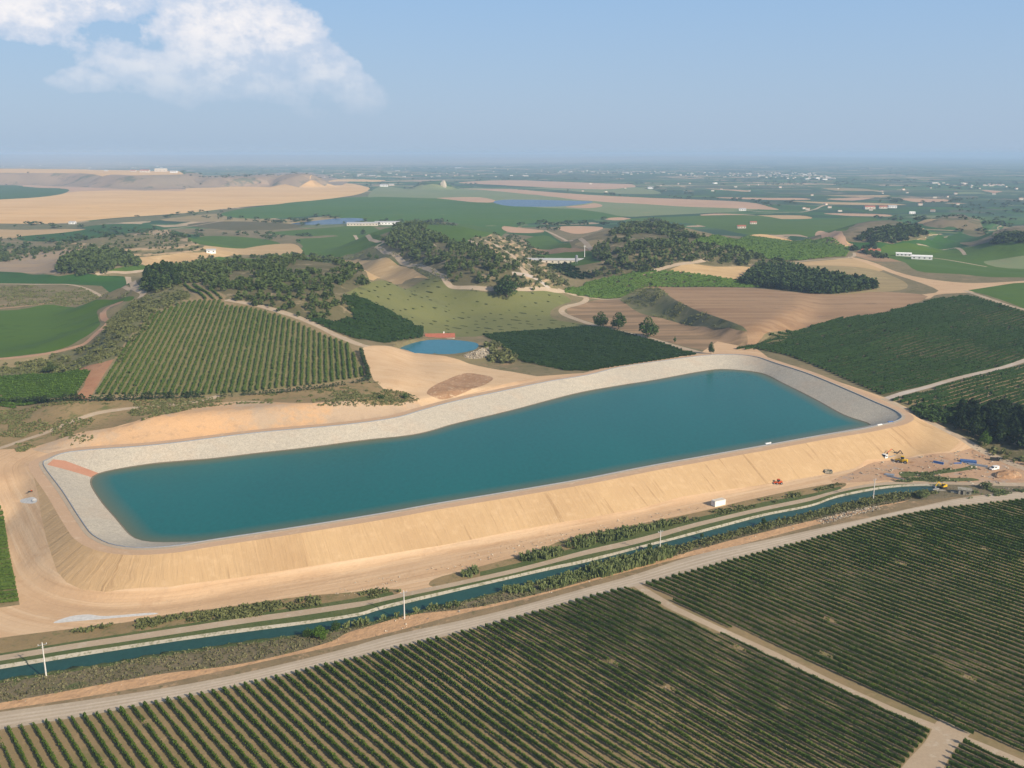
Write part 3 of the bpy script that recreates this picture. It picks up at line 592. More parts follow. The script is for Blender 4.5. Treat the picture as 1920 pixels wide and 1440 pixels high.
R('green_field', 'crop', [(1815,544),(1900,531),(2050,526),(2050,600),(1928,582)], False)
V_RB = R('vineyard_ground', 'vine_soil_d', [(1378,655),(1440,633),(1480,622),(1560,601),(1640,591),(1750,562),(1812,555),(1925,588),(2100,620),(2100,640),(1920,672),(1658,743),(1560,700),(1480,668),(1430,657)], False)
V_RL = R('vineyard_ground', 'vine_soil_b', [(1672,752),(1800,714),(1920,682),(2100,640),(2100,800),(1920,792),(1860,778),(1800,772),(1740,768)], False)
R('woodland_floor', 'wood_floor', [(1690,766),(1740,766),(1800,772),(1860,776),(2100,795),(2100,900),(1930,870),(1880,850),(1830,835),(1790,812),(1740,785)])
for pl, w, m in (([(240,519),(250,533),(268,548),(262,558)],6,'path'),([(228,567),(203,576),(193,590),(203,604),(185,622),(162,642),(128,654),(60,667),(-120,678)],5,'red_path'),([(-120,531),(60,533),(150,537),(245,543)],4,'path'),([(180,514),(240,511),(300,510),(330,508)],6,'path'),
                 ([(424,562),(480,572),(550,592),(590,608),(640,632),(690,650),(740,652)],6,'path'),([(-120,583),(0,578),(60,572),(110,565)],3,'red_path'),
                 ([(665,441),(690,442),(720,452),(705,464),(720,472),(750,487),(792,500),(825,515),(840,532),(860,539),(905,541),(942,541),(975,542),(1022,542),(1060,547),(1092,556),(1099,562),(1080,571),(1054,580),(1060,590),(1085,600),(1135,615),(1210,632),(1260,647),(1316,662)],6,'path'),
                 ([(1060,547),(1050,543),(1090,556),(1130,561),(1165,560)],4,'path'),([(1200,515),(1260,498),(1300,492),(1320,488)],6,'path'),([(1440,498),(1500,490),(1592,483),(1602,474)],4,'path'),([(1810,545),(1860,562),(1930,582),(2100,605)],5,'path'),([(1720,458),(1790,465),(1810,478)],5,'path'),
                 ([(1400,395),(1500,398),(1545,385),(1570,383)],8,'path'),([(1660,748),(1750,722),(1920,676),(2100,632)],4.5,'white_path'),
                 ([(1022,432),(1060,450),(1110,469)],6,'path'),([(300,432),(360,424),(420,414)],5,'path'),([(1690,480),(1760,485),(1850,500)],4,'path')):
    ROAD('dirt_road', m, pl, w)
# sand works around the reservoir
R('dry_scrubland', 'dry_grass', [(-120,760),(100,753),(380,746),(470,741),(694,716),(710,728),(760,735),(782,752),(700,762),(560,760),(480,756),(375,765),(250,797),(75,843),(-120,848)])
ROAD('dirt_track', 'path', [(-40,848),(0,840),(60,820),(130,792),(180,775),(230,767),(330,758),(390,748),(410,742)], 3.5)
outN = CREST_OUT
R('work_ground', 'tracks', [(-120,845),(20,842),(75,839),(100,827),(175,807),(250,791),(325,775),(375,760),(425,754),(480,752),(562,756),(640,752),(705,759),(730,760),(780,752),(850,735),(1000,706),(1100,699),(1315,661),(1345,640),(1420,655),(1440,670),(1500,690),(1600,725),(1660,746),(1700,764),(1760,795),(1800,818),(1850,850),(1925,880),(2100,900),(2100,925),(1900,922),(1780,925),(1640,925),(1520,948),(1300,1000),(1000,1080),(640,1160),(0,1250),(-120,1265)], False)
R('cut_slope', 'cut', [(60,842),(100,827),(175,807),(250,791),(325,775),(375,760),(425,754),(480,752),(562,756),(640,752),(705,759),(730,760),(780,752),(850,748),(800,775),(740,786),(640,800),(480,815),(300,837),(180,846),(110,852)])
R('sand_field', 'sand', [(680,652),(700,648),(760,654),(860,674),(960,697),(1010,706),(960,718),(860,742),(800,766),(782,752),(760,735),(720,730),(700,712),(688,680)], False)
R('spoil_mound', 'mound', [(800,735),(830,715),(870,700),(900,702),(925,709),(905,723),(860,740),(820,748)])
R('embankment', 'embankment', [(62,888),(72,930),(77,967),(87,1010),(97,1042),(107,1072),(125,1092),(155,1106),(200,1110),(320,1100),(520,1072),(720,1040),(820,1024),(970,994),(1100,972),(1200,953),(1278,931),(1433,908),(1522,893),(1602,877),(1625,862),(1715,854),(1780,846),(1800,828),(1765,806),(1725,788),(1700,774),(1400,750),(700,880),(200,920)], False)
R('work_yard', 'yard', [(1600,884),(1640,866),(1720,856),(1790,848),(1830,840),(1870,858),(2100,900),(2100,920),(1900,918),(1760,902),(1680,900),(1560,905)])
R('green_strip', 'grass', [(1690,884),(1740,886),(1800,878),(1822,872),(1830,878),(1790,885),(1720,893),(1690,893)])
R('green_strip', 'grass', [(1690,900),(1740,893),(1780,896),(1820,896),(1835,901),(1780,903),(1720,902)])
R('lime_patch', 'lime', [(100,1168),(130,1156),(165,1152),(200,1155),(280,1149),(290,1152),(200,1160),(150,1164)])
R('lime_patch', 'lime', [(40,936),(62,932),(70,938),(62,944),(40,942)])
R('stony_ground', 'stone', [(870,668),(905,655),(928,650),(920,665),(900,672)])
# canal side, all on the flat ground z=0
ptop = [(-120,1247),(0,1229),(333,1177),(640,1133),(720,1119),(970,1065),(1100,1031),(1200,1008),(1300,981),(1433,950),(1520,932),(1566,920),(1640,906),(1720,903),(1800,904),(1925,905),(2100,905)]
pbot = [(-120,1257),(0,1239),(333,1188),(640,1143),(720,1127),(970,1073),(1100,1040),(1200,1018),(1300,989),(1433,957),(1520,939),(1566,925),(1640,911),(1720,907),(1800,909),(1925,912),(2100,913)]
wtop = [(-120,1269),(0,1250),(333,1198),(640,1157),(720,1137),(870,1102),(1020,1067),(1100,1050),(1211,1022),(1255,1011),(1344,987),(1433,964),(1520,947),(1566,931),(1631,917),(1686,910),(1741,908),(1758,913)]
wbot = [(1757,919),(1719,919),(1642,930),(1587,944),(1520,960),(1489,969),(1422,984),(1355,999),(1313,1011),(1240,1030),(1145,1054),(1057,1076),(945,1103),(845,1128),(720,1156),(633,1175),(500,1193),(300,1222),(167,1244),(0,1270),(-120,1290)]
orup = [(-120,1338),(0,1318),(133,1294),(300,1264),(433,1248),(533,1227),(620,1203),(650,1187),(700,1172),(770,1153),(860,1143),(935,1130),(1050,1103),(1150,1075),(1273,1040),(1367,1014),(1440,996),(1518,977),(1587,961),(1692,940)]
orlo = [(1692,942),(1587,970),(1518,987),(1367,1027),(1273,1047),(1150,1079),(1050,1106),(935,1135),(860,1152),(770,1176),(700,1194),(650,1206),(533,1232),(433,1254),(300,1282),(133,1311),(0,1331),(-120,1352)]
gtop = [(-120,1355),(0,1335),(200,1307),(433,1267),(640,1218),(720,1195),(870,1162),(1020,1124),(1167,1084),(1300,1042),(1433,1013),(1520,994),(1631,970),(1741,946),(1806,933),(1915,922),(2100,916)]
gbot = [(2100,926),(1920,936),(1850,943),(1762,953),(1653,973),(1520,1011),(1367,1051),(1233,1088),(1195,1098),(1020,1143),(870,1184),(720,1221),(640,1240),(433,1290),(200,1335),(0,1368),(-120,1390)]
R('dry_verge', 'dry_grass', [(-120,1215),(0,1196),(100,1183),(233,1167),(317,1152),(433,1137),(567,1118),(640,1112),(735,1104),(745,1113),(640,1140),(333,1184),(0,1236),(-120,1254)])
R('dry_verge', 'dry_grass', [(812,1100),(815,1085),(900,1062),(1000,1035),(1065,1010),(1190,984),(1300,962),(1400,938),(1500,917),(1578,905),(1580,914),(1520,935),(1300,986),(1100,1036),(970,1070),(880,1090)])
R('green_verge', 'grass', [(-120,1243),(0,1225),(333,1172),(640,1126),(735,1109),(740,1116),(640,1136),(333,1181),(0,1233),(-120,1251)], False)
R('green_verge', 'grass', [(900,1072),(970,1056),(1100,1021),(1200,997),(1300,972),(1433,941),(1520,926),(1575,912),(1578,916),(1520,934),(1433,952),(1300,983),(1200,1010),(1100,1033),(970,1067),(900,1080)], False)
R('canal_bank', 'bank_veg', wbot[::-1][:0]+pbot+gtop[::-1][1:], True)
R('grass_strip', 'grass', pbot[:14]+[(1758,906)]+[(x, y+1) for x, y in wtop[::-1]])
R('canal_path', 'path', ptop+pbot[::-1])
R('concrete_edge', 'concrete', [(x, y-3.2+2.6*(x/1900)) for x, y in wtop]+[(x, y+1) for x, y in wtop[::-1]])
CANAL = R('canal', 'canal_water', wtop+wbot)
R('green_bank', 'grass', [(x, y) for x, y in wbot]+[(x, y+(11-5*x/1900)) for x, y in wbot[::-1]])
R('earth_bank', 'orange_bank', orup+orlo)
R('verge', 'verge', orlo[::-1]+gtop[::-1][1:])
R('vineyard_ground', 'vine_soil', gbot+[(-600,1500),(-900,2300),(2900,2300),(2500,1100),(2200,935)], False)
R('gravel_road', 'gravel', gtop+gbot)
_gm = (catmull(hit(gtop), False, 4), catmull(hit(gbot[::-1]), False, 4)); _ga, _gb = resample(_gm[0], 12, False), resample(_gm[1], 12, False)
_n = min(len(_ga), len(_gb)); _ga = resample(_gm[0], np.linalg.norm(np.diff(_gm[0], axis=0), axis=1).sum()/80, False); _gb = resample(_gm[1], np.linalg.norm(np.diff(_gm[1], axis=0), axis=1).sum()/80, False)
_n = min(len(_ga), len(_gb))
for f_ in (0.30, 0.50, 0.72): ROAD('wheel_track', 'wheel_track', None, 0.9, world=_ga[:_n]*(1-f_)+_gb[:_n]*f_)
PTH = ROAD('vineyard_path', 'path', [(1195,1098),(1240,1126),(1280,1148),(1440,1222),(1560,1280),(1680,1335),(1760,1366),(1850,1402),(1950,1447),(2100,1530)], 3.2)
R('bare_ground', 'path', [(1762,1348),(1800,1365),(1822,1372),(1790,1405),(1765,1450),(1740,1520),(1640,1520),(1690,1440),(1735,1390)])
VL = R('vineyard_ground', 'vine_soil_b', [(-160,950),(5,955),(18,1040),(37,1134),(-160,1160)], False)
# service road on the right bank
ROAD('service_road', 'path', [(1655,747),(1700,769),(1760,800),(1820,832),(1870,858),(1925,880),(2080,925)], 5)
# reservoir rings
def ring(name, m, P): REG.append((name, m, P))
CREST_RD = CREST_OUT
ring('crest_road', 'crest_road', CREST_OUT)
ring('reservoir_bank', 'riprap', CREST)
def q(px, py, d):   # point on the left bank
    return at(px, py, d)
REG.append(('access_ramp', 'riprap_ramp', densify(np.array([q(88,870,10), q(100,860,10), q(122,861,9.3), q(186,888,4), q(175,896,4)]))))
ring('wet_band', 'wet_stones', offset(WATER, 0.8))
ring('reservoir', 'water', WATER)
log('regions', len(REG))

# ------------------------------------------------------------------ one planar partition of the ground
verts = []; faces = []
def ccw(P): return P if np.sum(P[:, 0]*np.roll(P[:, 1], -1)-np.roll(P[:, 0], -1)*P[:, 1]) > 0 else P[::-1]
for nm, m, P in REG:
    P = ccw(P); b = len(verts); verts += [Vector((float(x), float(y))) for x, y in P]; faces.append(list(range(b, b+len(P))))
gu2 = np.linspace(-0.72, 0.72, 150); du = gu2[1]-gu2[0]
vv = np.arange(math.log(110), math.log(58000), 0.0115)
uu, vg = np.meshgrid(gu2, vv, indexing='ij')
vg = vg+(np.arange(len(gu2)) % 2)[:, None]*0.0057
gx, gy = (np.exp(vg)*np.sin(uu)).ravel(), (np.exp(vg)*np.cos(uu)).ravel()
far = np.exp(vg).ravel() > 5500
keep = ~far | (rng.random(len(gx)) < 0.35)
gx, gy = gx[keep], gy[keep]
s1 = sdist(gx, gy, WATER) > -2
verts += [Vector((float(x), float(y))) for x, y in zip(gx[s1], gy[s1])]
# extra edge lines for a crisp kerb and toe
log('cdt in', len(verts))
ov, oe, of, _, _, oface = delaunay_2d_cdt(verts, [], faces, 0, 0.05)
log('cdt out', len(ov), len(of))
OV = np.array([(v.x, v.y) for v in ov]); OF = np.array([f for f in of if len(f) == 3], int)
cen = OV[OF].mean(1); top = np.full(len(OF), -1)
for i, (nm, m, P) in enumerate(REG):
    lo, hi = P.min(0), P.max(0); k = np.nonzero((cen[:, 0] > lo[0]) & (cen[:, 0] < hi[0]) & (cen[:, 1] > lo[1]) & (cen[:, 1] < hi[1]))[0]
    if len(k): top[k[inside(cen[k, 0], cen[k, 1], P)]] = i
log('classified')
OZ = T_raw(OV[:, 0], OV[:, 1])
# level water surfaces
def level(P, z, tol=0.06):
    global OZ
    d = sdist(OV[:, 0], OV[:, 1], P); OZ = np.where(d < tol, z, OZ)
LEV = {}
for nm, P, dz in (('lake', LAKE, 0), ('lake', LAKE2, 0), ('pond', POND, -1.2), ('canal', CANAL, 0)):
    z = -0.7 if nm == 'canal' else float(T(P[:, 0], P[:, 1]).mean())+dz
    level(P, z)
level(CREST, ZC, 0) if False else None
dcr = sdist(OV[:, 0], OV[:, 1], CREST); OZ = np.where(np.abs(dcr) < 0.08, ZC, OZ)
arc_ok = (np.abs(OV[:, 0]) < 420) & (OV[:, 1] > 150) & (OV[:, 1] < 900)
UV = np.zeros((len(OV), 2)); dd, ss = seg_dist(OV[arc_ok, 0], OV[arc_ok, 1], CREST, arc=True); UV[arc_ok, 0] = ss; UV[arc_ok, 1] = dd
wd = np.zeros(len(OV)); wd[arc_ok] = seg_dist(OV[arc_ok, 0], OV[arc_ok, 1], WATER)
V3 = np.column_stack([OV, OZ])
def sub_mesh(name, sel, m, uvs=None, sm=True):
    Fs = OF[sel]; ids, inv = np.unique(Fs.ravel(), return_inverse=True)
    return np_mesh(name, V3[ids], inv.reshape(-1, 3), m, uvs=None if uvs is None else uvs[ids], smooth=sm)
sharp = {'embankment', 'crest_road', 'reservoir_bank', 'cut_slope', 'earth_bank'}
for i, (nm, m, P) in enumerate([('valley_floor', 'valley', None)]+REG):
    sel = top == i-1
    if not sel.any(): log('empty region', nm, i-1); continue
    u = UV if nm in ('embankment', 'work_ground') else None
    if nm == 'reservoir':   # finer inner ring so the shallow edge shows
        Wp = WATER; nW = len(Wp)
        r1, r2 = offset(Wp, -9.0), offset(Wp, -9.0)
        continue
    o = link(nm, sub_mesh(nm, sel, M[m], u), None); tag(o, kind='structure')
    if nm in ('canal', 'lake', 'pond'): o.name = nm
# reservoir water sheet, level, with its distance to the shore as UV
xs = np.arange(-230, 230, 4.0); ys = np.arange(300, 720, 4.0); X, Y = np.meshgrid(xs, ys); X, Y = X.ravel(), Y.ravel()
k = sdist(X, Y, WATER) < -2.5; vin = [Vector((float(a), float(b))) for a, b in WATER]+[Vector((float(a), float(b))) for a, b in zip(X[k], Y[k])]
a1, _, a3, _, _, a6 = delaunay_2d_cdt(vin, [], [list(range(len(WATER)))], 1, 0.01)
W2 = np.array([(v.x, v.y) for v in a1]); WF = np.array([f for f in a3 if len(f) == 3]); dw = seg_dist(W2[:, 0], W2[:, 1], WATER)
me = np_mesh('reservoir_water', np.column_stack([W2, np.full(len(W2), ZW)]), WF, M['water'], uvs=np.column_stack([W2[:, 0], dw]))
tag(link('reservoir_water', me), kind='structure')
log('ground built')

# kerb along the crest and pale concrete walk
def sweep(name, P, prof, m, z=ZC):
    n = len(P); Tn = np.roll(P, -1, 0)-np.roll(P, 1, 0); Tn /= np.linalg.norm(Tn, axis=1)[:, None]
    A = 0.5*np.sum(P[:, 0]*np.roll(P[:, 1], -1)-np.roll(P[:, 0], -1)*P[:, 1])
    Nn = np.stack([Tn[:, 1], -Tn[:, 0]], -1)*(1 if A > 0 else -1)
    V = []; k = len(prof)
    for (o, h) in prof: V.append(np.column_stack([P+Nn*o, np.full(n, z+h)]))
    V = np.stack(V, 1).reshape(-1, 3); Fc = []
    for i in range(n):
        j = (i+1) % n
        for a in range(k):
            b = (a+1) % k; Fc.append((i*k+a, j*k+a, j*k+b, i*k+b))
    return link(name, np_mesh(name, V, np.array(Fc), m))
kb = sweep('kerb', CREST, [(0.0, 0.0), (0.0, 0.35), (0.3, 0.35), (0.3, 0.0)], M['bluegrey'])
tag(kb, 'low blue grey concrete kerb running round the reservoir crest', 'kerb')
cw = sweep('crest_walk', CREST, [(0.3, 0.0), (0.3, 0.06), (2.0, 0.06), (2.0, 0.0)], M['gravel']); tag(cw, kind='structure')

# ------------------------------------------------------------------ foliage geometry
def quads(C, size, up=0.0, seed=None):
    """random leaf quads around centres C (n,3), sizes (n,)"""
    n = len(C); a = rng.normal(size=(n, 3)); a[:, 2] *= (1-up); a /= np.linalg.norm(a, axis=1)[:, None]+1e-9
    b = rng.normal(size=(n, 3)); b -= a*np.sum(a*b, 1)[:, None]; b /= np.linalg.norm(b, axis=1)[:, None]+1e-9
    s = size[:, None]*0.5; a = a*s; b = b*s*rng.uniform(0.6, 1.0, (n, 1))
    V = np.stack([C-a-b, C+a-b*0.7, C+a*0.8+b, C-a*0.9+b*0.8], 1).reshape(-1, 3)
    return V, np.arange(n*4).reshape(-1, 4)
def merge(parts):
    Vs, Fs, o = [], [], 0
    for V, Fq in parts: Vs.append(V); Fs.append(Fq+o); o += len(V)
    return np.vstack(Vs), np.vstack(Fs)
def clip_rows(P, ang, spacing, jit=0.0, minlen=6.0, phase=0.0):
    d = np.array([math.cos(ang), math.sin(ang)]); n = np.array([-d[1], d[0]])
    a = P@d; b = P@n; segs = []
    o = math.floor(b.min()/spacing)*spacing+phase
    while o < b.max():
        xs = []; k = len(P)
        for i in range(k):
            b1, b2 = b[i]-o, b[(i+1) % k]-o
            if (b1 > 0) != (b2 > 0): xs.append(a[i]+(a[(i+1) % k]-a[i])*b1/(b1-b2))
        xs.sort()
        for x0, x1 in zip(xs[::2], xs[1::2]):
            if x1-x0 > minlen: segs.append((d*x0+n*o, d*x1+n*o))
        o += spacing
    return segs
def in_view(x, y, z, mx=90, my=60):
    px, py = proj(x, y, z); return (px > -mx) & (px < 1920+mx) & (py < 1440+my) & (py > 0)
ROWS = []          # (size on screen, builder args)
def add_rows(P, ang, spacing, width, height, base, dens, leaf, mat, tagname, core=True, trim=(0.3, 0.3), gaps=0.02, poles=0.0, phase=0.0):
    for p0, p1 in clip_rows(np.asarray(P), ang, spacing, phase=phase):
        L = np.linalg.norm(p1-p0); n = max(2, int(L/2.0)); t = np.linspace(0, 1, n+1)
        X = p0[0]+(p1[0]-p0[0])*t; Y = p0[1]+(p1[1]-p0[1])*t
        ok = in_view(X, Y, 0.0, 260, 60)
        if not ok.any(): continue
        i0, i1 = np.argmax(ok), len(ok)-1-np.argmax(ok[::-1])
        if i1-i0 < 2: continue
        a = np.array([X[i0], Y[i0]]); b = np.array([X[i1], Y[i1]])
        c = (a+b)/2; D = np.hypot(*c); Lp = np.linalg.norm(b-a)
        ROWS.append((Lp*height/D**2, dict(a=a, b=b, width=width, height=height, base=base, dens=dens, leaf=leaf, mat=mat, tag=tagname, core=core, gaps=gaps, poles=poles)))
def row_geo(r):
    a, b = r['a'], r['b']; L = np.linalg.norm(b-a); d = (b-a)/L; n = np.array([-d[1], d[0]])
    w, h, z0 = r['width'], r['height'], r['base']
    # vigour along the row: weak plants and gaps
    K = max(3, int(L/1.6)); vig = 0.86+0.42*vnoise(np.arange(K)*1.6+a[0]*3, np.full(K, a[1]*7.0), 6, 11)+0.55*vnoise(np.arange(K)*1.6+a[0]*9, np.full(K, a[1]*3.0), 2.2, 12)
    gap = rng.random(K) < r['gaps']; vig[gap] *= 0.15
    px_ = a[0]+d[0]*np.arange(K)*1.6; py_ = a[1]+d[1]*np.arange(K)*1.6
    vig *= 1+0.35*vnoise(px_, py_, 35, 21)+0.2*vnoise(px_, py_, 9, 22)
    cnt = int(L*r['dens']); s = rng.uniform(0, L, cnt); vg_ = vig[np.minimum((s/1.6).astype(int), K-1)]
    s = s[rng.random(cnt) < np.clip(vg_*1.15, 0, 1)]; vg_ = vig[np.minimum((s/1.6).astype(int), K-1)]; m = len(s)
    th = rng.uniform(0, 2*math.pi, m); rr = np.sqrt(rng.uniform(0.15, 1, m))
    lat = np.cos(th)*rr*w/2*(0.6+0.5*vg_); zz = z0+(h-z0)*(0.5+0.5*np.sin(th)*rr)*(0.45+0.6*vg_)
    X = a[0]+d[0]*s+n[0]*lat; Y = a[1]+d[1]*s+n[1]*lat
    Z = T(X, Y)+zz
    parts = [quads(np.column_stack([X, Y, Z]), r['leaf']*rng.uniform(0.7, 1.3, m)*(0.6+0.4*vg_))]
    if r['core']:
        st = 2.4; k = max(2, int(L/st)); t = (np.arange(k+1)/k)*L
        cx = a[0]+d[0]*t; cy = a[1]+d[1]*t; cz = T(cx, cy); j = rng.normal(0, 0.06, k+1)
        vk = np.clip(vig[np.minimum((t/1.6).astype(int), K-1)], 0.12, 1.1)
        ww = w*0.27*vk; V = []
        for sx, sz in ((-1, 0), (-0.8, 1), (0.8, 1), (1, 0)):
            zc = cz+z0+0.1+(sz*(h-z0-0.3))*vk
            V.append(np.column_stack([cx+n[0]*(ww*sx+j), cy+n[1]*(ww*sx+j), zc]))
        V = np.stack(V, 1).reshape(-1, 3); Fq = []
        for i in range(k):
            if vk[i] < 0.2 or vk[i+1] < 0.2: continue
            for q_ in range(3): Fq.append((i*4+q_, (i+1)*4+q_, (i+1)*4+q_+1, i*4+q_+1))
        if Fq: parts.append((V, np.array(Fq)))
    V, Fq = merge(parts); mi = np.zeros(len(Fq), int)
    if r['poles']:
        k = int(L/r['poles']); t = (np.arange(k)+0.5)*r['poles']; x = a[0]+d[0]*t; y = a[1]+d[1]*t; z = T(x, y)
        pv = []; pf = []
        e = 0.05
        for i in range(k):
            b0 = len(V)+len(pv)
            for zz_ in (0, 0.62):
                for sx, sy in ((-e, -e), (e, -e), (e, e), (-e, e)): pv.append((x[i]+sx, y[i]+sy, z[i]+zz_))
            for q_ in range(4): pf.append((b0+q_, b0+(q_+1) % 4, b0+4+(q_+1) % 4, b0+4+q_))
        if pv: V = np.vstack([V, np.array(pv)]); Fq = np.vstack([Fq, np.array(pf)]); mi = np.r_[mi, np.ones(len(pf), int)]
    return V, Fq, mi
# foreground vineyards
pa, pb = at(1280, 1148), at(1680, 1335); ang_f = math.atan2(*(pb-pa)[::-1])
log('row angle', math.degrees(ang_f))
gl = hit([(x, y+3) for x, y in gbot]); pth = np.array(PTH)
def side(P, A, off_):      # polyline shifted sideways
    Tn = np.gradient(A, axis=0); Tn /= np.linalg.norm(Tn, axis=1)[:, None]; return A+np.stack([-Tn[:, 1], Tn[:, 0]], -1)*off_
p_r = side(None, pth, 3.2); p_l = side(None, pth, -2.6)
if p_r[0][0] < p_l[0][0]: p_r, p_l = p_l, p_r
gl_sorted = gl[np.argsort(gl[:, 0])]
def upto(x0, x1): return gl_sorted[(gl_sorted[:, 0] > x0) & (gl_sorted[:, 0] < x1)]
start = at(1205, 1106)
near_y = 150
B2 = np.vstack([upto(p_r[0][0]+1, 400)[::1], [[420, 200], [200, near_y]], p_r[::-1]])
cut_w = hit([(1762,1345),(1735,1388),(1690,1440),(1640,1520)])
pl_up = p_l[[i for i in range(len(p_l)) if p_l[i][0] < cut_w[0][0]]]
B1 = np.vstack([[[-330, near_y]], [[-330, 260]], upto(-320, p_l[0][0]-1), pl_up, cut_w, [[cut_w[-1][0]-20, near_y]]])
cut_e = hit([(1822,1378),(1795,1405),(1775,1440),(1755,1520)])
pl_dn = p_l[[i for i in range(len(p_l)) if p_l[i][0] > cut_e[0][0]]]
B3 = np.vstack([cut_e[::-1], pl_dn, [[pl_dn[-1][0], near_y]]]) if len(pl_dn) else None
ang2 = math.atan2(*(at(1900, 1195)-at(1330, 1000))[::-1])
add_rows(B1, ang_f, 2.9, 0.85, 1.55, 0.35, 22, 0.34, 'vine', 'near', poles=3.2, gaps=0.004)
add_rows(B2, ang_f, 2.9, 0.85, 1.6, 0.35, 18, 0.38, 'vine', 'path', poles=3.2, gaps=0.003)
if B3 is not None: add_rows(B3, ang_f, 2.9, 0.85, 1.55, 0.35, 22, 0.34, 'vine', 'corner', poles=3.2, gaps=0.004)
# hill vineyard, rows running up the slope
va, vb = hit([(395, 738)])[0], hit([(440, 590)])[0]; angh = math.atan2(*(vb-va)[::-1])
add_rows(V_HILL, angh, 3.55, 1.9, 1.5, 0.15, 9, 0.5, 'vine_hill', 'hill', gaps=0.01)
va, vb = hit([(375, 536)])[0], hit([(408, 560)])[0]
add_rows(V_TOP, math.atan2(*(vb-va)[::-1]), 5.5, 2.0, 2.0, 0.2, 5, 0.8, 'vine_hill', 'top', gaps=0.01)
va, vb = hit([(0, 738)])[0], hit([(140, 729)])[0]
add_rows(V_LL, math.atan2(*(vb-va)[::-1]), 3.6, 1.8, 1.8, 0.2, 5, 0.7, 'vine_bright', 'lowleft', gaps=0.01)
va, vb = hit([(0, 1082)])[0], hit([(28, 1079)])[0]
add_rows(VL, math.atan2(*(vb-va)[::-1]), 3.5, 1.9, 1.7, 0.2, 14, 0.5, 'vine_hill', 'edge', gaps=0.01)
va, vb = hit([(1560, 700)])[0], hit([(1800, 645)])[0]
add_rows(V_RB, math.atan2(*(vb-va)[::-1])+0.02, 4.6, 1.7, 2.1, 0.2, 6, 0.7, 'vine_dark', 'rightbig', gaps=0.01)
va, vb = hit([(1760, 755)])[0], hit([(1920, 712)])[0]
add_rows(V_RL, math.atan2(*(vb-va)[::-1]), 4.2, 1.5, 2.2, 0.2, 4.5, 0.75, 'vine_dark', 'rightlow', gaps=0.05)
va, vb = hit([(960, 650)])[0], hit([(1200, 668)])[0]
add_rows(V_MID, math.atan2(*(vb-va)[::-1]), 3.2, 2.3, 2.0, 0.2, 4, 0.9, 'vine_dark', 'mid', gaps=0.03)
va, vb = hit([(640, 605)])[0], hit([(780, 637)])[0]
add_rows(V_ORCH, math.atan2(*(vb-va)[::-1]), 6.0, 3.4, 3.4, 0.3, 4, 1.2, 'vine_dark', 'orchard', gaps=0.0)
va, vb = hit([(1120, 550)])[0], hit([(1280, 515)])[0]
add_rows(V_BRI, math.atan2(*(vb-va)[::-1]), 4.0, 2.7, 2.0, 0.2, 3.0, 1.2, 'vine_bright', 'bright', gaps=0.03)
add_rows(V_YEL, 0.4, 5.5, 3.6, 2.4, 0.2, 1.6, 1.8, 'vine_bright', 'yellow', gaps=0.03)
add_rows(V_VAL, -0.9, 6.5, 3.4, 3.0, 0.2, 2.2, 1.4, 'vine_dark', 'valley', gaps=0.03)
LBL = {'near': ('row of green grapevines in the vineyard below the gravel road, left of its dirt path', 'vine rows below the gravel road left of the path'),
 'path': ('row of green grapevines in the large vineyard right of the diagonal dirt path', 'vine rows right of the diagonal path'),
 'corner': ('short row of grapevines in the small bottom right corner block below the path', 'vine rows of the corner block'),
 'hill': ('long row of light green vines running up the hill vineyard behind the reservoir', 'vine rows of the hill vineyard'),
 'top': ('short vine row in the small plot at the top of the vineyard hill', 'vine rows of the small hilltop plot'),
 'lowleft': ('bright green vine row in the plot left of the hill vineyard', 'vine rows left of the hill vineyard'),
 'edge': ('vine row at the left photo edge beside the wide sandy track', 'vine rows at the left edge'),
 'rightbig': ('dark green vine row in the big vineyard beyond the right end of the reservoir', 'vine rows beyond the right end of the reservoir'),
 'rightlow': ('dark green vine row between the pale farm road and the dark wood at right', 'vine rows above the dark wood'),
 'mid': ('dark green row of the dense vineyard behind the middle of the reservoir', 'rows of the dense dark vineyard'),
 'orchard': ('dark row of fruit trees on the slope left of the round pond', 'orchard rows left of the pond'),
 'bright': ('bright green vine row in the field beside the bend of the valley road', 'rows of the bright green field'),
 'yellow': ('yellow green vine row beside the pine wood', 'rows of the yellow green field'),
 'valley': ('small orchard row in front of the long grey barn', 'orchard rows by the barn')}
ROWS.sort(key=lambda r: -r[0]); log('rows', len(ROWS))
rest = []
for i, (s_, r) in enumerate(ROWS):
    V, Fq, mi = row_geo(r)
    if i < 300:
        o0 = np.array([(r['a'][0]+r['b'][0])/2, (r['a'][1]+r['b'][1])/2, 0.0]); o0[2] = float(T(o0[0], o0[1]))
        nm = 'orchard_row' if r['tag'] in ('orchard', 'valley') else 'vine_row'
        me = np_mesh(nm, V-o0, Fq, [M[r['mat']], M['cream'] if r['poles'] else M['bark']], mi)
        o = link(nm, me, None, tuple(o0)); tag(o, LBL[r['tag']][0], 'orchard row' if nm[0] == 'o' else 'vine row', LBL[r['tag']][1])
    else: rest.append((r['mat'], V, Fq, mi))
if rest:
    mats = sorted({r[0] for r in rest})+['bark']; Vs, Fs, Ms, o_ = [], [], [], 0
    for m, V, Fq, mi in rest:
        Vs.append(V); Fs.append(Fq+o_); Ms.append(np.where(mi == 1, len(mats)-1, mats.index(m))); o_ += len(V)
    me = np_mesh('vine_rows', np.vstack(Vs), np.vstack(Fs), [M[m] for m in mats], np.concatenate(Ms))
    tag(link('distant_vines', me), 'dense green vine rows of the more distant fields', 'vineyard', None, 'stuff')
log('rows built')

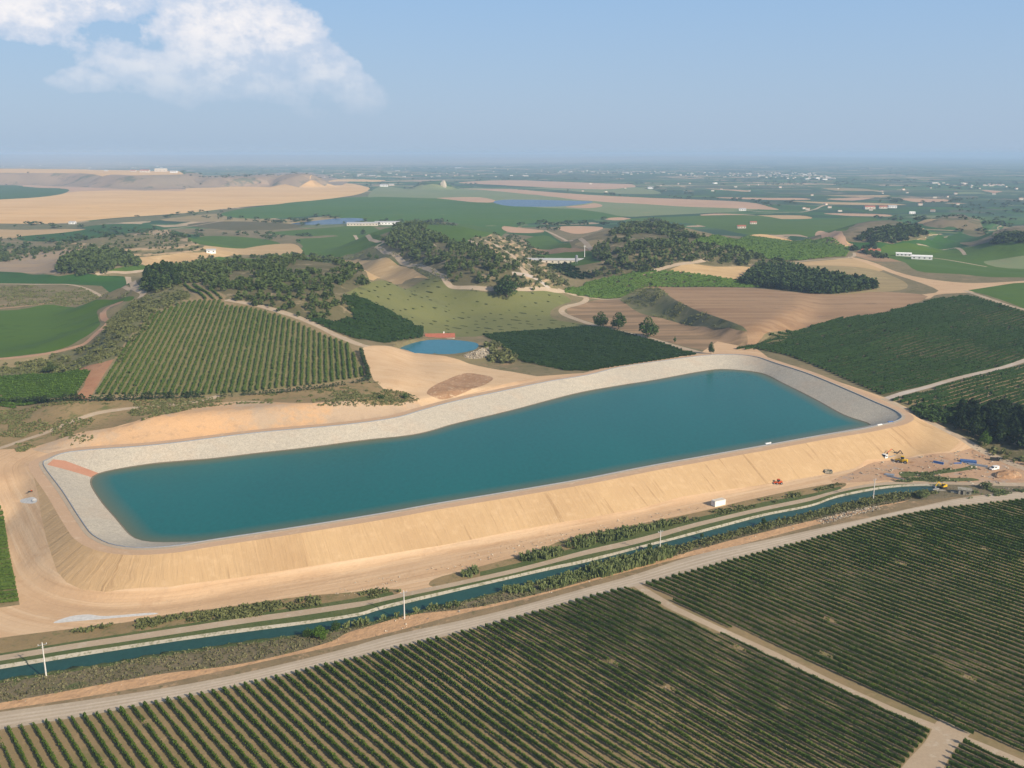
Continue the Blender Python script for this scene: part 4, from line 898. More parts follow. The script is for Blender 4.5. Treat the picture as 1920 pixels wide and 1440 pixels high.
# ------------------------------------------------------------------ trees
def crown_pts(n, kind):
    if kind == 'pine':      # rounded cone, unit height 1 from 0.12 to 1
        t = rng.beta(1.3, 1.5, n); z = 0.15+0.85*t; r = 0.30*(1-t)**0.6*(0.55+0.45*np.sqrt(rng.random(n)))
        a = rng.uniform(0, 2*math.pi, n); r = r*(1+0.25*np.sin(3*a+5*z))
        return np.column_stack([r*np.cos(a), r*np.sin(a), z])
    if kind == 'slim':
        t = rng.random(n); z = 0.06+0.94*t; r = 0.15*np.sin(math.pi*np.clip(t*0.9+0.08, 0, 1))**0.6*(0.5+0.5*np.sqrt(rng.random(n)))
        a = rng.uniform(0, 2*math.pi, n); return np.column_stack([r*np.cos(a), r*np.sin(a), z])
    # broad: several clumps
    k = 14; cs = []
    for i in range(k):
        a = i*2.4+rng.uniform(-.4, .4); rr = 0.30*math.sqrt((i+0.5)/k); z = 0.26+0.50*rng.random()*(1-0.5*(rr/0.3)); cs.append((rr*math.cos(a), rr*math.sin(a), z, rng.uniform(0.15, 0.23)))
    cs.append((0, 0, 0.78, 0.19)); cs = np.array(cs); c = cs[rng.integers(0, len(cs), n)]
    v = rng.normal(size=(n, 3)); v /= np.linalg.norm(v, axis=1)[:, None]; v *= (0.65+0.35*rng.random((n, 1)))*c[:, 3:4]
    return c[:, :3]+v
def tree_lib(kind, n, q_, mat, parts=True):
    V, Fq = quads(crown_pts(n, kind), q_*rng.uniform(0.7, 1.3, n))
    return V, Fq
LIB = {}
for kk, kind, n, q_ in (('pineL', 'pine', 70, 0.17), ('pineM', 'pine', 34, 0.24), ('pineS', 'pine', 16, 0.34), ('broadH', 'broad', 1500, 0.055), ('broadL', 'broad', 260, 0.12), ('broadS', 'broad', 26, 0.30), ('slimH', 'slim', 420, 0.055), ('slimS', 'slim', 22, 0.16), ('pineH', 'pine', 420, 0.085)):
    LIB[kk] = [tree_lib(kind, n, q_, None) for _ in range(4)]
def trunk_mb(h, r, limbs=True):
    mb = MB(); mb.tube((0, 0, 0), (0.02*h, 0.01*h, 0.55*h), r, r*0.55, 7)
    if limbs:
        for i in range(5):
            a = i*1.3; mb.tube((0.015*h, 0.01*h, (0.28+0.05*i)*h), (0.22*h*math.cos(a), 0.22*h*math.sin(a), (0.55+0.05*i)*h), r*0.35, r*0.12, 5)
    return mb
TREES = []   # dicts: x,y,h,kind,mat,label,group
def woods(P, n, hr, kind, mat, label, group, avoid=(), wr=(1.0, 1.0), dens=None, terr=False):
    P = np.asarray(P); lo, hi = P.min(0), P.max(0); got = 0
    X = rng.uniform(lo[0], hi[0], n*6); Y = rng.uniform(lo[1], hi[1], n*6)
    k = inside(X, Y, P)
    for A in avoid: k &= ~inside(X, Y, np.asarray(A))
    X, Y = X[k], Y[k]
    if dens is not None: k = (vnoise(X, Y, dens, 31)+0.4*vnoise(X, Y, dens*0.35, 33)) > -0.22; X, Y = X[k], Y[k]
    if terr: zt_ = T(X, Y); k = np.sin(zt_*1.5+14*vnoise(X, Y, 90, 77)) > -0.62; X, Y = X[k], Y[k]
    X, Y = X[:n], Y[:n]
    Z = T(X, Y)
    for x, y, z in zip(X, Y, Z):
        TREES.append(dict(x=x, y=y, z=z, h=rng.uniform(*hr)*(0.8+0.5*rng.random()), w=rng.uniform(*wr), kind=kind, mat=mat, label=label, group=group))
regs = {}
for nm, m, P in REG: regs.setdefault(nm, []).append(P)
WF_ = regs['woodland_floor']
hillA, hillB, hillC, patch, rwood = WF_
hilltop = regs['hilltop_field'][0]
woods(hillA, 1900, (3.6, 5.4), 'pine', 'pine', 'small grey green pine on the wooded terraced hill behind the hill vineyard', 'pines on the hill behind the vineyard', (hilltop, V_TOP, V_HILL), (1.3, 1.7), dens=26, terr=True)
woods(hillB, 1800, (4.5, 6.8), 'pine', 'pine', 'dark pine on the wooded hill above the winding valley road', 'pines on the hill by the valley road', (regs['green_slope'][0], regs['dry_slope'][0]), (1.1, 1.5), dens=40, terr=True)
woods(hillC, 2300, (4.5, 6.5), 'pine', 'pine', 'dark pine in the large wood right of the long grey barn', 'pines of the large middle wood', (V_YEL,), (1.1, 1.5), dens=60, terr=True)
woods(patch, 1100, (5.5, 8.0), 'pine', 'pine_dark', 'dark pine in the compact grove between golden and brown fields', 'pines of the compact grove', (), (1.1, 1.5))
woods(hit([(107,512),(110,497),(135,481),(180,472),(230,478),(262,494),(265,500),(200,514),(150,518)]), 420, (6, 9), 'pine', 'pine', 'dark pine in the clump beside the ploughed field at left', 'pines beside the ploughed field', (), (1.2, 1.6))
woods(hit([(272,545),(272,525),(290,512),(330,508),(350,520),(330,540),(300,548)]), 200, (6, 9), 'pine', 'pine_dark', 'tall dark pine at the left foot of the wooded hill', 'pines at the foot of the wooded hill', (), (1.2, 1.5))
woods(hit([(1740,790),(1700,768),(1750,768),(1800,774),(1850,780),(1800,800)]), 110, (2.5, 4.0), 'broad', 'tree', 'low green thicket bush at the edge of the dark wood', 'thicket below the right vineyard', (), (1.2, 1.8))
woods(hit([(1795,808),(1800,776),(1860,776),(1990,782),(2040,840),(1990,850),(1915,845),(1880,836),(1840,828)]), 150, (6.5, 10), 'pineB', 'wood_dark', 'tall dark tree in the dense wood at the right edge', 'trees of the dense right edge wood', (), (1.0, 1.3))
woods(hit([(1860,842),(1890,850),(1925,862),(1925,872),(1880,862),(1855,850)]), 16, (1.8, 3), 'broad', 'bush', 'rounded green bush beside the track at the right edge', 'bushes by the right edge track', (), (1.2, 1.5))
woods(hit([(905,652),(935,645),(970,672),(965,688),(920,680)]), 34, (3.5, 5.5), 'broad', 'bush', 'olive green bushy tree right of the round pond', 'bushy trees right of the pond', (), (1.2, 1.6))
woods(hit([(1000,500),(1050,510),(1070,530),(1060,545),(1000,538)]), 60, (3, 6), 'broad', 'bush', 'rounded green tree in the valley beside the road junction', 'trees at the valley junction', (), (1, 1.5))
woods(hit([(1600,455),(1700,424),(1740,442),(1700,452),(1640,455),(1600,452)]), 260, (5, 8), 'broad', 'pine_dark', 'dark tree on the small far hill at right', 'trees on the far hill', (), (1.2, 1.6))
woods(hit([(1850,462),(1880,440),(1930,440),(1960,466)]), 160, (5, 8), 'broad', 'pine_dark', 'dark tree on the far slope at the right edge', 'trees on the far right slope', (), (1.2, 1.6))
woods(hit([(1598,470),(1640,460),(1665,486),(1640,484)]), 26, (6, 9), 'broad', 'pine_dark', 'dark tree beside the low farm buildings at right', 'trees beside the right farm', (), (1.2, 1.6))
woods(hit([(-60,486),(40,468),(110,462),(170,460),(60,480),(-60,500)]), 160, (3, 5), 'broad', 'pine', 'dark shrub in the hedge above the ploughed field', 'shrubs above the ploughed field', (), (1.3, 2.0))
woods(regs['terraced_hill'][0], 420, (2.5, 4.5), 'broad', 'pine', 'dark shrub on the pale terraced hill at left', 'shrubs on the pale terraced hill', (), (1.2, 1.8), dens=30)
woods(regs['dry_slope'][0], 260, (2.5, 4.5), 'broad', 'pine', 'dark shrub on the pale slope above the valley road', 'shrubs on the pale slope', (), (1.2, 1.8), dens=25)
woods(regs['green_hillside'][0], 420, (1.2, 3.2), 'broad', 'bush', 'low green shrub on the scrubby slope left of the hill vineyard', 'shrubs left of the hill vineyard', (), (1.3, 2.2), dens=20)
def single(px, py, h, kind, mat, label, cat='tree', w=1.0):
    x, y, z = hit1(px, py); TREES.append(dict(x=x, y=y, z=z, h=h, w=w, kind=kind, mat=mat, label=label, group=None, solo=True))
single(950, 556, 21, 'broad', 'tree', 'large dark round tree standing alone at the far edge of the mown field', w=1.25)
single(938, 554, 16, 'broad', 'tree', 'smaller dark tree touching the left side of the lone large tree', w=1.0)
single(1126, 613, 14, 'broad', 'tree', 'leftmost of the three round trees beside the dirt road bend', w=1.15)
single(1160, 617, 15, 'broad', 'tree', 'middle one of the three round trees beside the dirt road bend', w=1.1)
single(1215, 632, 17, 'broad', 'tree', 'rightmost and largest of the three round trees beside the dirt road', w=1.2)
single(1333, 664, 9.5, 'broad', 'tree', 'small upright tree at the far tip of the reservoir', w=0.6)
single(1265, 642, 5, 'broad', 'tree', 'little narrow tree along the dirt track before the reservoir tip', w=0.6)
single(96, 699, 7.5, 'broad', 'pine', 'round dark bush tree above the lower left vine plot', w=1.5)
single(1845, 836, 8.5, 'broad', 'vine_bright', 'bright green leafy tree in front of the dark right wood', w=0.95)
single(681, 440, 11, 'broad', 'pine_dark', 'single dark round tree in the far green field', w=1.1)
single(715, 748, 3.2, 'broad', 'tree', 'low green bush on the sandy bank left of the spoil mound', w=1.5)
single(760, 747, 3.8, 'broad', 'tree', 'green bush at the edge of the sand field', w=1.0)
single(600, 1196, 4.6, 'broad', 'vine_bright', 'bright green leafy bush on the canal bank left of the second pole', w=1.5)
single(577, 1194, 3.4, 'broad', 'tree', 'small green bush left beside the bright bush on the canal bank', w=1.3)
single(630, 1182, 3.6, 'broad', 'tree', 'green bush between the bright bush and the second pole', w=1.1)
single(1432, 984, 3.4, 'broad', 'tree', 'dark green bush standing beside the canal below the white container', w=0.9)
single(1218, 1030, 3.0, 'broad', 'tree', 'small dark bush beside the third pole at the canal', w=0.9)
single(1316, 1008, 2.3, 'broad', 'tree', 'tiny dark bush on the canal bank between the third pole and the container', w=0.9)
single(1730, 934, 4.6, 'broad', 'reed', 'large olive green bush on the bank near the canal end', w=1.5)
single(1848, 916, 4.2, 'broad', 'reed', 'round green bush beside the dirt road near the right edge', w=1.5)
single(1068, 546, 5, 'slim', 'tree', 'small tree at the valley road junction', w=2)
single(692, 484, 8, 'broad', 'tree', 'dark tree between the far green field and golden stubble', w=1.1)
single(706, 486, 6, 'broad', 'tree', 'smaller tree right next to the dark tree above the stubble', w=1.1)
single(665, 560, 6, 'broad', 'tree', 'round tree at the upper end of the sloping orchard', w=1.3)
single(740, 603, 6, 'broad', 'tree', 'bushy tree on the right side of the sloping orchard', w=1.3)
single(760, 612, 5, 'broad', 'tree', 'bushy tree lower down the right side of the orchard', w=1.3)
# hedge of small cypresses under the hill vineyard
def hedge(line, step, hr, label, group):
    P = hit(line); P = resample(P, step, False)
    for x, y in P:
        if rng.random() < 0.06: continue
        x += rng.normal(0, .25); y += rng.normal(0, .25)
        TREES.append(dict(x=x, y=y, z=float(T(x, y)), h=rng.uniform(*hr), w=rng.uniform(1.5, 2.3), kind='slim', mat='cypress', label=label, group=group))
hedge([(-20,757),(40,756),(100,755),(160,752)], 1.6, (3.0, 4.4), 'small dark cypress in the hedge below the lower left vine plot', 'hedge cypresses at the left')
hedge([(170,753),(260,750),(380,745)], 1.5, (3.0, 4.4), 'small dark cypress in the hedge below the hill vineyard', 'hedge cypresses below the hill vineyard')
hedge([(415,745),(520,738),(620,727),(690,714)], 1.9, (2.2, 3.4), 'short cypress in the sparse hedge left of the sand field', 'sparse hedge cypresses')
hedge([(692,714),(688,695),(680,672),(676,660)], 1.4, (3.0, 4.2), 'tall cypress in the dark hedge at the right end of the hill vineyard', 'dark hedge right of the hill vineyard')
for t in TREES: t['s'] = t['h']*math.sqrt(t['w'])/math.hypot(t['x'], t['y'])*(10 if t.get('solo') else 1)
px_, py_ = proj(np.array([t['x'] for t in TREES]), np.array([t['y'] for t in TREES]), np.array([t['z'] for t in TREES]))
for t, a, b in zip(TREES, px_, py_):
    if not (-5 < a < 1925): t['s'] *= 0.01
TREES.sort(key=lambda t: -t['s']); log('trees', len(TREES))
mesh_cache = {}
def lib_mesh(key, i, mat):
    k = (key, i, mat)
    if k not in mesh_cache:
        V, Fq = LIB[key][i]; mesh_cache[k] = np_mesh('crown', V, Fq, M[mat])
    return mesh_cache[k]
trunk_cache = {}
def trunk_mesh(kind):
    if kind not in trunk_cache:
        mb = MB(); mb.tube((0, 0, 0), (0.01, 0.0, 0.55 if kind != 'slim' else 0.3), 0.028, 0.012, 6)
        if kind == 'broad':
            for i in range(5):
                a = i*1.3; mb.tube((0.01, 0, 0.25+0.05*i), (0.2*math.cos(a), 0.2*math.sin(a), 0.55+0.05*i), 0.012, 0.004, 5)
        o = mb.build('trunk', M['bark']); trunk_cache[kind] = o.data; bpy.data.objects.remove(o)
    return trunk_cache[kind]
restT = {}
n_ind = 0
for t in TREES:
    kd = t['kind']; Dd = math.hypot(t['x'], t['y']); pxh = t['h']/Dd*F*0.533
    ind = n_ind < 300
    sm = kd in ('broad', 'slim') and t['label'].split()[0] in ('low', 'rounded', 'small', 'short') and t['h'] < 4.5
    if ind:
        n_ind += 1
        if kd == 'broad': key = 'broadH' if pxh > 9 else 'broadL'
        elif kd == 'slim': key = 'slimH' if pxh > 7 else 'slimS'
        else: key = 'pineH' if pxh > 9 else 'pineL'
        i = int(rng.integers(0, 4)); kk = 'pine' if kd == 'pineB' else kd
        nm = {'pine': 'pine_tree', 'pineB': 'tree', 'slim': 'cypress', 'broad': 'tree'}[kd]
        cat = {'pine': 'pine tree', 'pineB': 'tree', 'slim': 'cypress', 'broad': 'tree'}[kd]
        if any(w_ in t['label'] for w_ in (' bush', 'shrub')) : nm = 'bush'; cat = 'bush'
        if kd == 'slim' and 'cypress' not in t['label']: nm = 'tree'; cat = 'tree'
        big = pxh > 9 or t.get('solo')
        if big:
            e = empty(nm, (t['x'], t['y'], t['z']-0.1), rng.uniform(0, 6.28)); e.scale = (t['h']*t['w'], t['h']*t['w'], t['h'])
            link('crown', lib_mesh(key, i, t['mat']), e); link('trunk', trunk_mesh(kk), e)
        else:
            e = link(nm, lib_mesh(key, i, t['mat']), None, (t['x'], t['y'], t['z']-0.1), rng.uniform(0, 6.28)); e.scale = (t['h']*t['w'], t['h']*t['w'], t['h'])
        tag(e, t['label'], cat, t['group'])
    else:
        key = ('broadS' if kd == 'broad' else 'slimS' if kd == 'slim' else ('pineM' if pxh > 5 else 'pineS'))
        V, Fq = LIB[key][int(rng.integers(0, 4))]; a = rng.uniform(0, 6.28); c, s = math.cos(a), math.sin(a)
        Q = np.column_stack([(V[:, 0]*c-V[:, 1]*s)*t['h']*t['w']+t['x'], (V[:, 0]*s+V[:, 1]*c)*t['h']*t['w']+t['y'], V[:, 2]*t['h']+t['z']-0.1])
        restT.setdefault(t['mat'], []).append((Q, Fq))
mats = list(restT); Vs, Fs, Ms, o_ = [], [], [], 0
for m in mats:
    for Q, Fq in restT[m]: Vs.append(Q); Fs.append(Fq+o_); Ms.append(np.full(len(Fq), mats.index(m))); o_ += len(Q)
tag(link('distant_woods', np_mesh('woods', np.vstack(Vs), np.vstack(Fs), [M[m] for m in mats], np.concatenate(Ms))), 'dark pine woods and shrubs covering the hills in the middle distance', 'woods', None, 'stuff')
log('trees built')

# ------------------------------------------------------------------ ground cover (stuff)
def cover(name, polys, n, size, hgt, mat, label, cat, nq=10, reed=False, dens=None, avoid=()):
    parts = []
    areas = [abs(0.5*np.sum(P[:, 0]*np.roll(P[:, 1], -1)-np.roll(P[:, 0], -1)*P[:, 1])) for P in polys]
    for P, A in zip(polys, areas):
        k = int(n*A/sum(areas)); lo, hi = P.min(0), P.max(0); X = rng.uniform(lo[0], hi[0], k*8); Y = rng.uniform(lo[1], hi[1], k*8)
        m = inside(X, Y, P)
        for Q in avoid: m &= ~inside(X, Y, np.asarray(Q))
        X, Y = X[m], Y[m]
        if dens: m = vnoise(X, Y, dens, 41)+0.5*vnoise(X, Y, dens*0.3, 43) > 0.0; X, Y = X[m], Y[m]
        X, Y = X[:k], Y[:k]; k = len(X)
        if not k: continue
        S = size*rng.uniform(0.5, 1.5, k); Hh = hgt*rng.uniform(0.5, 1.4, k)
        v = rng.normal(size=(k, nq, 3)); v /= np.linalg.norm(v, axis=2)[:, :, None]; v[:, :, 2] = np.abs(v[:, :, 2])
        C = np.stack([X[:, None]+v[:, :, 0]*S[:, None]*0.5, Y[:, None]+v[:, :, 1]*S[:, None]*0.5, T(X, Y)[:, None]+v[:, :, 2]*Hh[:, None]], -1).reshape(-1, 3)
        if reed:
            C[:, 2] -= 0; m_ = len(C); b0 = np.column_stack([C[:, 0], C[:, 1], np.repeat(T(X, Y), nq)]); a = rng.uniform(0, 6.28, m_)
            w_ = 0.22; dx, dy = np.cos(a)*w_, np.sin(a)*w_; lx, ly = rng.normal(0, .35, m_), rng.normal(0, .35, m_); hh = np.repeat(Hh, nq)*rng.uniform(0.7, 1.1, m_)
            Vq = np.stack([b0+np.column_stack([-dx, -dy, 0*dx]), b0+np.column_stack([dx, dy, 0*dx]), b0+np.column_stack([dx*1.2+lx, dy*1.2+ly, hh]), b0+np.column_stack([-dx*1.2+lx, -dy*1.2+ly, hh*0.9])], 1).reshape(-1, 3)
            parts.append((Vq, np.arange(m_*4).reshape(-1, 4)))
        else: parts.append(quads(C, np.repeat(np.minimum(S, 1.6)*0.55, nq)*rng.uniform(0.7, 1.3, k*nq)))
    V, Fq = merge(parts); tag(link(name, np_mesh(name, V, Fq, M[mat])), label, cat, None, 'stuff')
W = lambda pts: catmull(hit(pts), n=3)
cover('weeds', [W([(x, y+9-5*x/1900) for x, y in wbot[::-1]]+orup[::-1])], 8000, 0.8, 0.38, 'dryweed', 'grey brown weeds covering the bank between canal and gravel road', 'weeds', 5)
cover('green_weeds', [W([(x, y+4-2*x/1900) for x, y in wbot]+[(x, y+13-6*x/1900) for x, y in wbot[::-1]])], 3800, 0.6, 0.22, 'reed', 'green plants fringing the near side of the canal', 'plants', 5)
cover('reeds', [W([(640,1177),(720,1159),(845,1132),(945,1107),(1057,1081),(1130,1063),(1140,1075),(1057,1100),(945,1122),(845,1140),(760,1152),(700,1168)])], 620, 1.0, 1.5, 'reed', 'grey green reeds along the near canal bank', 'reeds', 12, True, dens=9)
cover('tall_reeds', [W([(1100,1070),(1150,1058),(1245,1035),(1262,1043),(1200,1062),(1120,1084)])], 330, 1.5, 2.7, 'reed', 'tall dense reed bed beside the third pole', 'reeds', 16, True)
cover('green_reeds', [W([(1068,1020),(1110,1005),(1185,992),(1190,1004),(1080,1030)]), W([(975,1046),(1010,1034),(1050,1030),(1045,1044),(985,1054)]), W([(1195,990),(1250,980),(1255,986),(1200,998)]), W([(868,1075),(890,1068),(895,1080),(870,1084)])], 300, 1.3, 1.9, 'reed', 'bright green reed clumps between sand and canal path', 'reeds', 12, True)
cover('bank_shrubs', [W([(400,1146),(640,1116),(735,1107),(740,1114),(640,1130),(400,1165)]), W([(1200,995),(1300,967),(1400,944),(1575,908),(1520,926),(1400,955),(1300,978)]), W([(130,1186),(233,1169),(330,1155),(400,1146),(400,1160),(233,1182)])], 1500, 1.3, 0.9, 'bush', 'grey green shrubs on the verge above the canal path', 'shrubs', 7, dens=7)
cover('low_bank_shrubs', [W([(1250,1032),(1313,1013),(1422,986),(1520,962),(1642,932),(1720,922),(1760,925),(1690,936),(1587,957),(1518,973),(1367,1010),(1273,1036)])], 1500, 1.3, 1.0, 'bush', 'green shrubs on the bank between canal end and gravel road', 'shrubs', 7)
cover('yard_weeds', [W([(1690,886),(1740,886),(1820,874),(1830,880),(1740,894),(1690,896)]), W([(1660,900),(1740,893),(1830,897),(1825,903),(1700,904)]), W([(1800,935),(1850,915),(1925,910),(1925,922),(1850,932)])], 900, 0.9, 0.6, 'reed', 'green weeds around the building yard at the canal end', 'weeds', 6, dens=6)
scr = [regs['dry_scrubland'][0]]
cover('dry_scrub', scr, 5200, 1.0, 0.45, 'bush', 'low dry scrub on the slope left of the reservoir', 'scrub', 6, dens=14)
cover('hillside_scrub', [regs['green_hillside'][0]], 4600, 1.6, 0.7, 'bush', 'olive green scrub on the slope left of the hill vineyard', 'scrub', 6, dens=16)
cover('field_scrub', [hit([(-60,534),(150,537),(250,545),(240,556),(180,561),(100,569),(-60,580)]), regs['grass_bank'][0], regs['scrub_verge'][0], hit([(590,602),(640,628),(700,643),(740,650),(690,648),(620,622)])], 2600, 2.4, 1.1, 'bush', 'olive scrub on banks between the middle distance fields', 'scrub', 6, dens=22)
cover('rocks', [W([(1535,975),(1580,962),(1640,950),(1650,955),(1590,970),(1545,982)])], 260, 0.8, 0.3, 'stone', 'row of pale rubble stones on the canal bank', 'rubble', 6)
cover('yard_rubble', [regs['work_yard'][0]], 260, 1.1, 0.25, 'stone', 'scattered stones and broken boards on the building yard', 'rubble', 4)
cover('loose_stones', [regs['earth_bank'][0], W([(640,1120),(820,1075),(1060,1012),(1300,962),(1300,950),(1060,995),(820,1055),(640,1100)])], 420, 0.7, 0.15, 'stone', 'loose stones on the earth bank and the sandy ground', 'stones', 3)
cover('mound_rubble', [regs['stony_ground'][0]], 300, 1.8, 0.7, 'stone', 'pale rubble below the pond rim', 'rubble', 5)
# trees dotted over the far valley
nf = 5200; u_ = rng.uniform(-0.56, 0.56, nf); D_ = np.exp(rng.uniform(math.log(1500), math.log(11000), nf)); X = D_*np.sin(u_); Y = D_*np.cos(u_)
kx, ky = proj(X, Y, T(X, Y)); cl = vnoise(X, Y, 500, 51)+0.5*vnoise(X, Y, 150, 52) > 0.08
bad = np.zeros(nf, bool)
for nm, m, P in REG:
    if nm in ('wheat_field', 'stubble_field', 'pale_field', 'lake', 'green_field', 'woodland_floor', 'hilltop_field'): bad |= inside(X, Y, P)
k = cl & ~bad; X, Y = X[k], Y[k]; Z = T(X, Y); parts = []
for x, y, z in zip(X, Y, Z):
    V, Fq = LIB['broadS'][int(rng.integers(0, 4))]; V = V[:48]; Fq = Fq[:12]; h = rng.uniform(5, 10); w_ = rng.uniform(1, 2.5)*(1.0+math.hypot(x, y)/6000)
    parts.append((V*np.array([h*w_, h*w_, h])+np.array([x, y, z]), Fq))
V, Fq = merge(parts); tag(link('far_trees', np_mesh('far_trees', V, Fq, M['pine_dark'])), 'dark hedges and tree clumps scattered over the far valley', 'trees', None, 'stuff')
log('cover built')
# heaps on the mown field
hp = MB()
r_ = bmesh.ops.create_icosphere(hp.bm, subdivisions=1, radius=1.0); bmesh.ops.transform(hp.bm, matrix=Matrix.Diagonal((1.5, 0.9, 0.55, 1)), verts=r_['verts'])
for v_ in hp.bm.verts: v_.co += Vector((rng.normal(0, .12), rng.normal(0, .12), 0))
o = hp.build('hay_pile', M['haypile']); hm = o.data; bpy.data.objects.remove(o)
ha, hb = hit([(700, 545), (905, 628)]); ah = math.atan2(*(hb-ha)[::-1])
nh = 0
for p0, p1 in clip_rows(HAY, ah, 13.0):
    L = np.linalg.norm(p1-p0); d = (p1-p0)/L; s = rng.uniform(3, 12)
    while s < L-4:
        p = p0+d*s; k = 1+(rng.random() < 0.15)*1.2
        o = link('hay_pile', hm, None, (p[0], p[1], float(T(p[0], p[1]))+0.1), ah+rng.normal(0, .1)); f = rng.uniform(0.7, 1.3); o.scale = (f*k*1.5, f, f)
        tag(o, 'small dark heap of cut hay lying on the mown field', 'hay heap', 'hay heaps on the mown field'); nh += 1
        s += rng.uniform(9, 26)
log('hay', nh)

# ------------------------------------------------------------------ buildings
def gable(name, loc, rz, L, Wd, h, rh, wall, roof, label, cat, extras=True, nwin=4):
    e = empty(name, loc, rz); tag(e, label, cat)
    b = MB(); b.prism([(-Wd/2, -1), (Wd/2, -1), (Wd/2, h), (0, h+rh), (-Wd/2, h)], -L/2, L/2)
    bo = b.build('wall', M[wall], e); bo.rotation_euler = (0, 0, -math.pi/2)
    r = MB(); t = 0.15; ov = 0.4; sl = rh/(Wd/2)
    for s in (-1, 1):
        r.prism([(0, h+rh+0.02), (0, h+rh+t+0.02), (s*(Wd/2+ov), h-ov*sl+t+0.02), (s*(Wd/2+ov), h-ov*sl+0.02)], -L/2-ov, L/2+ov)
    ro = r.build('roof', M[roof], e); ro.rotation_euler = (0, 0, -math.pi/2)
    if extras:
        for i in range(nwin):
            x = -L/2+L*(i+0.5)/nwin
            w = MB(); w.box((x, -Wd/2-0.02, h*0.55), (min(2.0, L/nwin*0.5), 0.08, h*0.35)); w.build('window', M['dark'], e)
        d = MB(); d.box((L/2+0.02, 0, h*0.4), (0.08, min(2.5, Wd*0.35), h*0.8)); d.build('door', M['dark'], e)
    return e
def place(px, py): x, y, z = hit1(px, py); return (x, y, z)
x, y, z = hit1(825, 633); gable('house', (x, y, z-2.2), 0.1, 22, 9, 3.2, 2.2, 'cream', 'roof_red', 'long low house with a red tiled roof behind the round pond', 'house')
ch = MB(); ch.box((0, 0, 0), (0.9, 0.9, 2.2)); ch.build('chimney', M['white'], bpy.data.objects['house']).location = (3, 0.5, 5.6)
x, y, z = hit1(680, 423); gable('barn', (x, y, z), 0.06, 62, 13, 5, 2.0, 'cream', 'roof_grey', 'left half of the long grey farm shed in the far green fields', 'farm shed', nwin=10)
x, y, z = hit1(727, 421); gable('barn', (x, y, z), 0.06, 52, 13, 5, 2.0, 'white', 'roof_grey', 'right half of the long grey farm shed in the far green fields', 'farm shed', nwin=8)
x, y, z = hit1(1053, 494); e = gable('barn', (x, y, z), -0.05, 100, 11, 4.5, 1.8, 'cream', 'roof_grey', 'very long low grey barn in the valley between the pine woods', 'barn', nwin=14)
x, y, z = hit1(1080, 493); si = empty('silo', (x, y-8, z)); tag(si, 'grey feed silo beside the long valley barn', 'silo')
b = MB(); b.tube((0, 0, 2.5), (0, 0, 9), 1.7, 1.7, 14); b.build('tank', M['steel'], si)
b = MB(); b.tube((0, 0, 9.02), (0, 0, 10.4), 1.75, 0.2, 14); b.build('cap', M['steel'], si)
for k in range(4):
    b = MB(); a = k*math.pi/2+.78; b.tube((1.3*math.cos(a), 1.3*math.sin(a), -0.5), (1.3*math.cos(a), 1.3*math.sin(a), 2.6), 0.12); b.build('leg', M['steel'], si)
x, y, z = hit1(1096, 482); b = MB(); b.tube((0, 0, -1), (0, 0, 14), 0.45, 0.3, 6); b.box((0, 0, 13), (3, .3, .3)); o = b.build('utility_pole', M['white'], None, (x, y, z)); tag(o, 'white mast standing behind the long valley barn', 'utility pole')
x, y, z = hit1(396, 474); gable('hut', (x, y, z), 0.3, 12, 8, 3.6, 1.6, 'white', 'roof_grey', 'small white hut at the foot of the terraced hill', 'hut', nwin=2)
x, y, z = hit1(136, 420); gable('hut', (x, y, z), 0.0, 12, 9, 4, 1.6, 'white', 'roof_grey', 'tiny white hut at the edge of the big wheat field', 'hut', nwin=2)
x, y, z = hit1(1728, 486); gable('barn', (x, y, z), -0.35, 26, 9, 4, 1.6, 'white', 'white', 'white barn in the right green fields, right one of two', 'barn', nwin=4)
x, y, z = hit1(1694, 480); gable('barn', (x, y, z), -0.35, 20, 7, 3.5, 1.4, 'white', 'white', 'white barn in the right green fields, left one of two', 'barn', nwin=4)
x, y, z = hit1(1632, 474); gable('house', (x, y, z), -0.1, 26, 8, 3.5, 1.8, 'cream', 'roof_red', 'low red roofed farm building behind the dark trees at right', 'farm house', nwin=4)
for k, (px, py, L, wl, rf, lb) in enumerate(((1390,428,16,'cream','roof_red','red roofed farmhouse left of the pair beyond the big pine wood'),(1412,420,14,'cream','roof_red','red roofed farmhouse right of the pair beyond the big pine wood'),(1392,395,18,'white','roof_grey','white farmhouse above the long pink stubble strip'),(1630,392,28,'cream','roof_red','long pink farm building far out on the right'),(1655,391,22,'cream','roof_red','second long farm building right of the pink one'),(1673,390,22,'white','roof_grey','white house closing the far right farm group'),(1220,354,26,'white','roof_grey','white farmhouse beyond the upper pink stubble field'),(1710,401,14,'white','white','tiny bright white hut above the dark far hill'),(720,350,36,'white','roof_grey','pale farm sheds at the bend of the far road'),(734,348,26,'cream','roof_grey','smaller farm shed beside the far road'),(250,322,30,'cream','roof_red','red roofed farm building leftmost on the plateau'),(272,323,46,'cream','roof_red','long red roofed building in the plateau farm'),(302,322,60,'cream','cream','wide cream hall in the plateau farm'),(326,324,34,'white','roof_grey','white shed rightmost in the plateau farm'),(199,321,22,'cream','roof_grey','dark gabled building alone on the plateau'))):
    x, y, z = hit1(px, py); gable('farm_building', (x, y, z), 0.1*math.sin(k*2.3), L, L*0.42, L*0.16+1.5, L*0.09+0.6, wl, rf, lb, 'farm building', extras=True, nwin=3)
x, y, z = hit1(831, 348); b = MB(); r_ = bmesh.ops.create_icosphere(b.bm, subdivisions=2, radius=1.0); bmesh.ops.transform(b.bm, matrix=Matrix.Diagonal((14, 12, 22, 1)), verts=r_['verts'])
for v_ in b.bm.verts: v_.co *= 1+rng.normal(0, .08)
tag(b.build('rock', M['stone'], None, (x, y, z)), 'pale rock face at the right side of the far butte', 'rock')
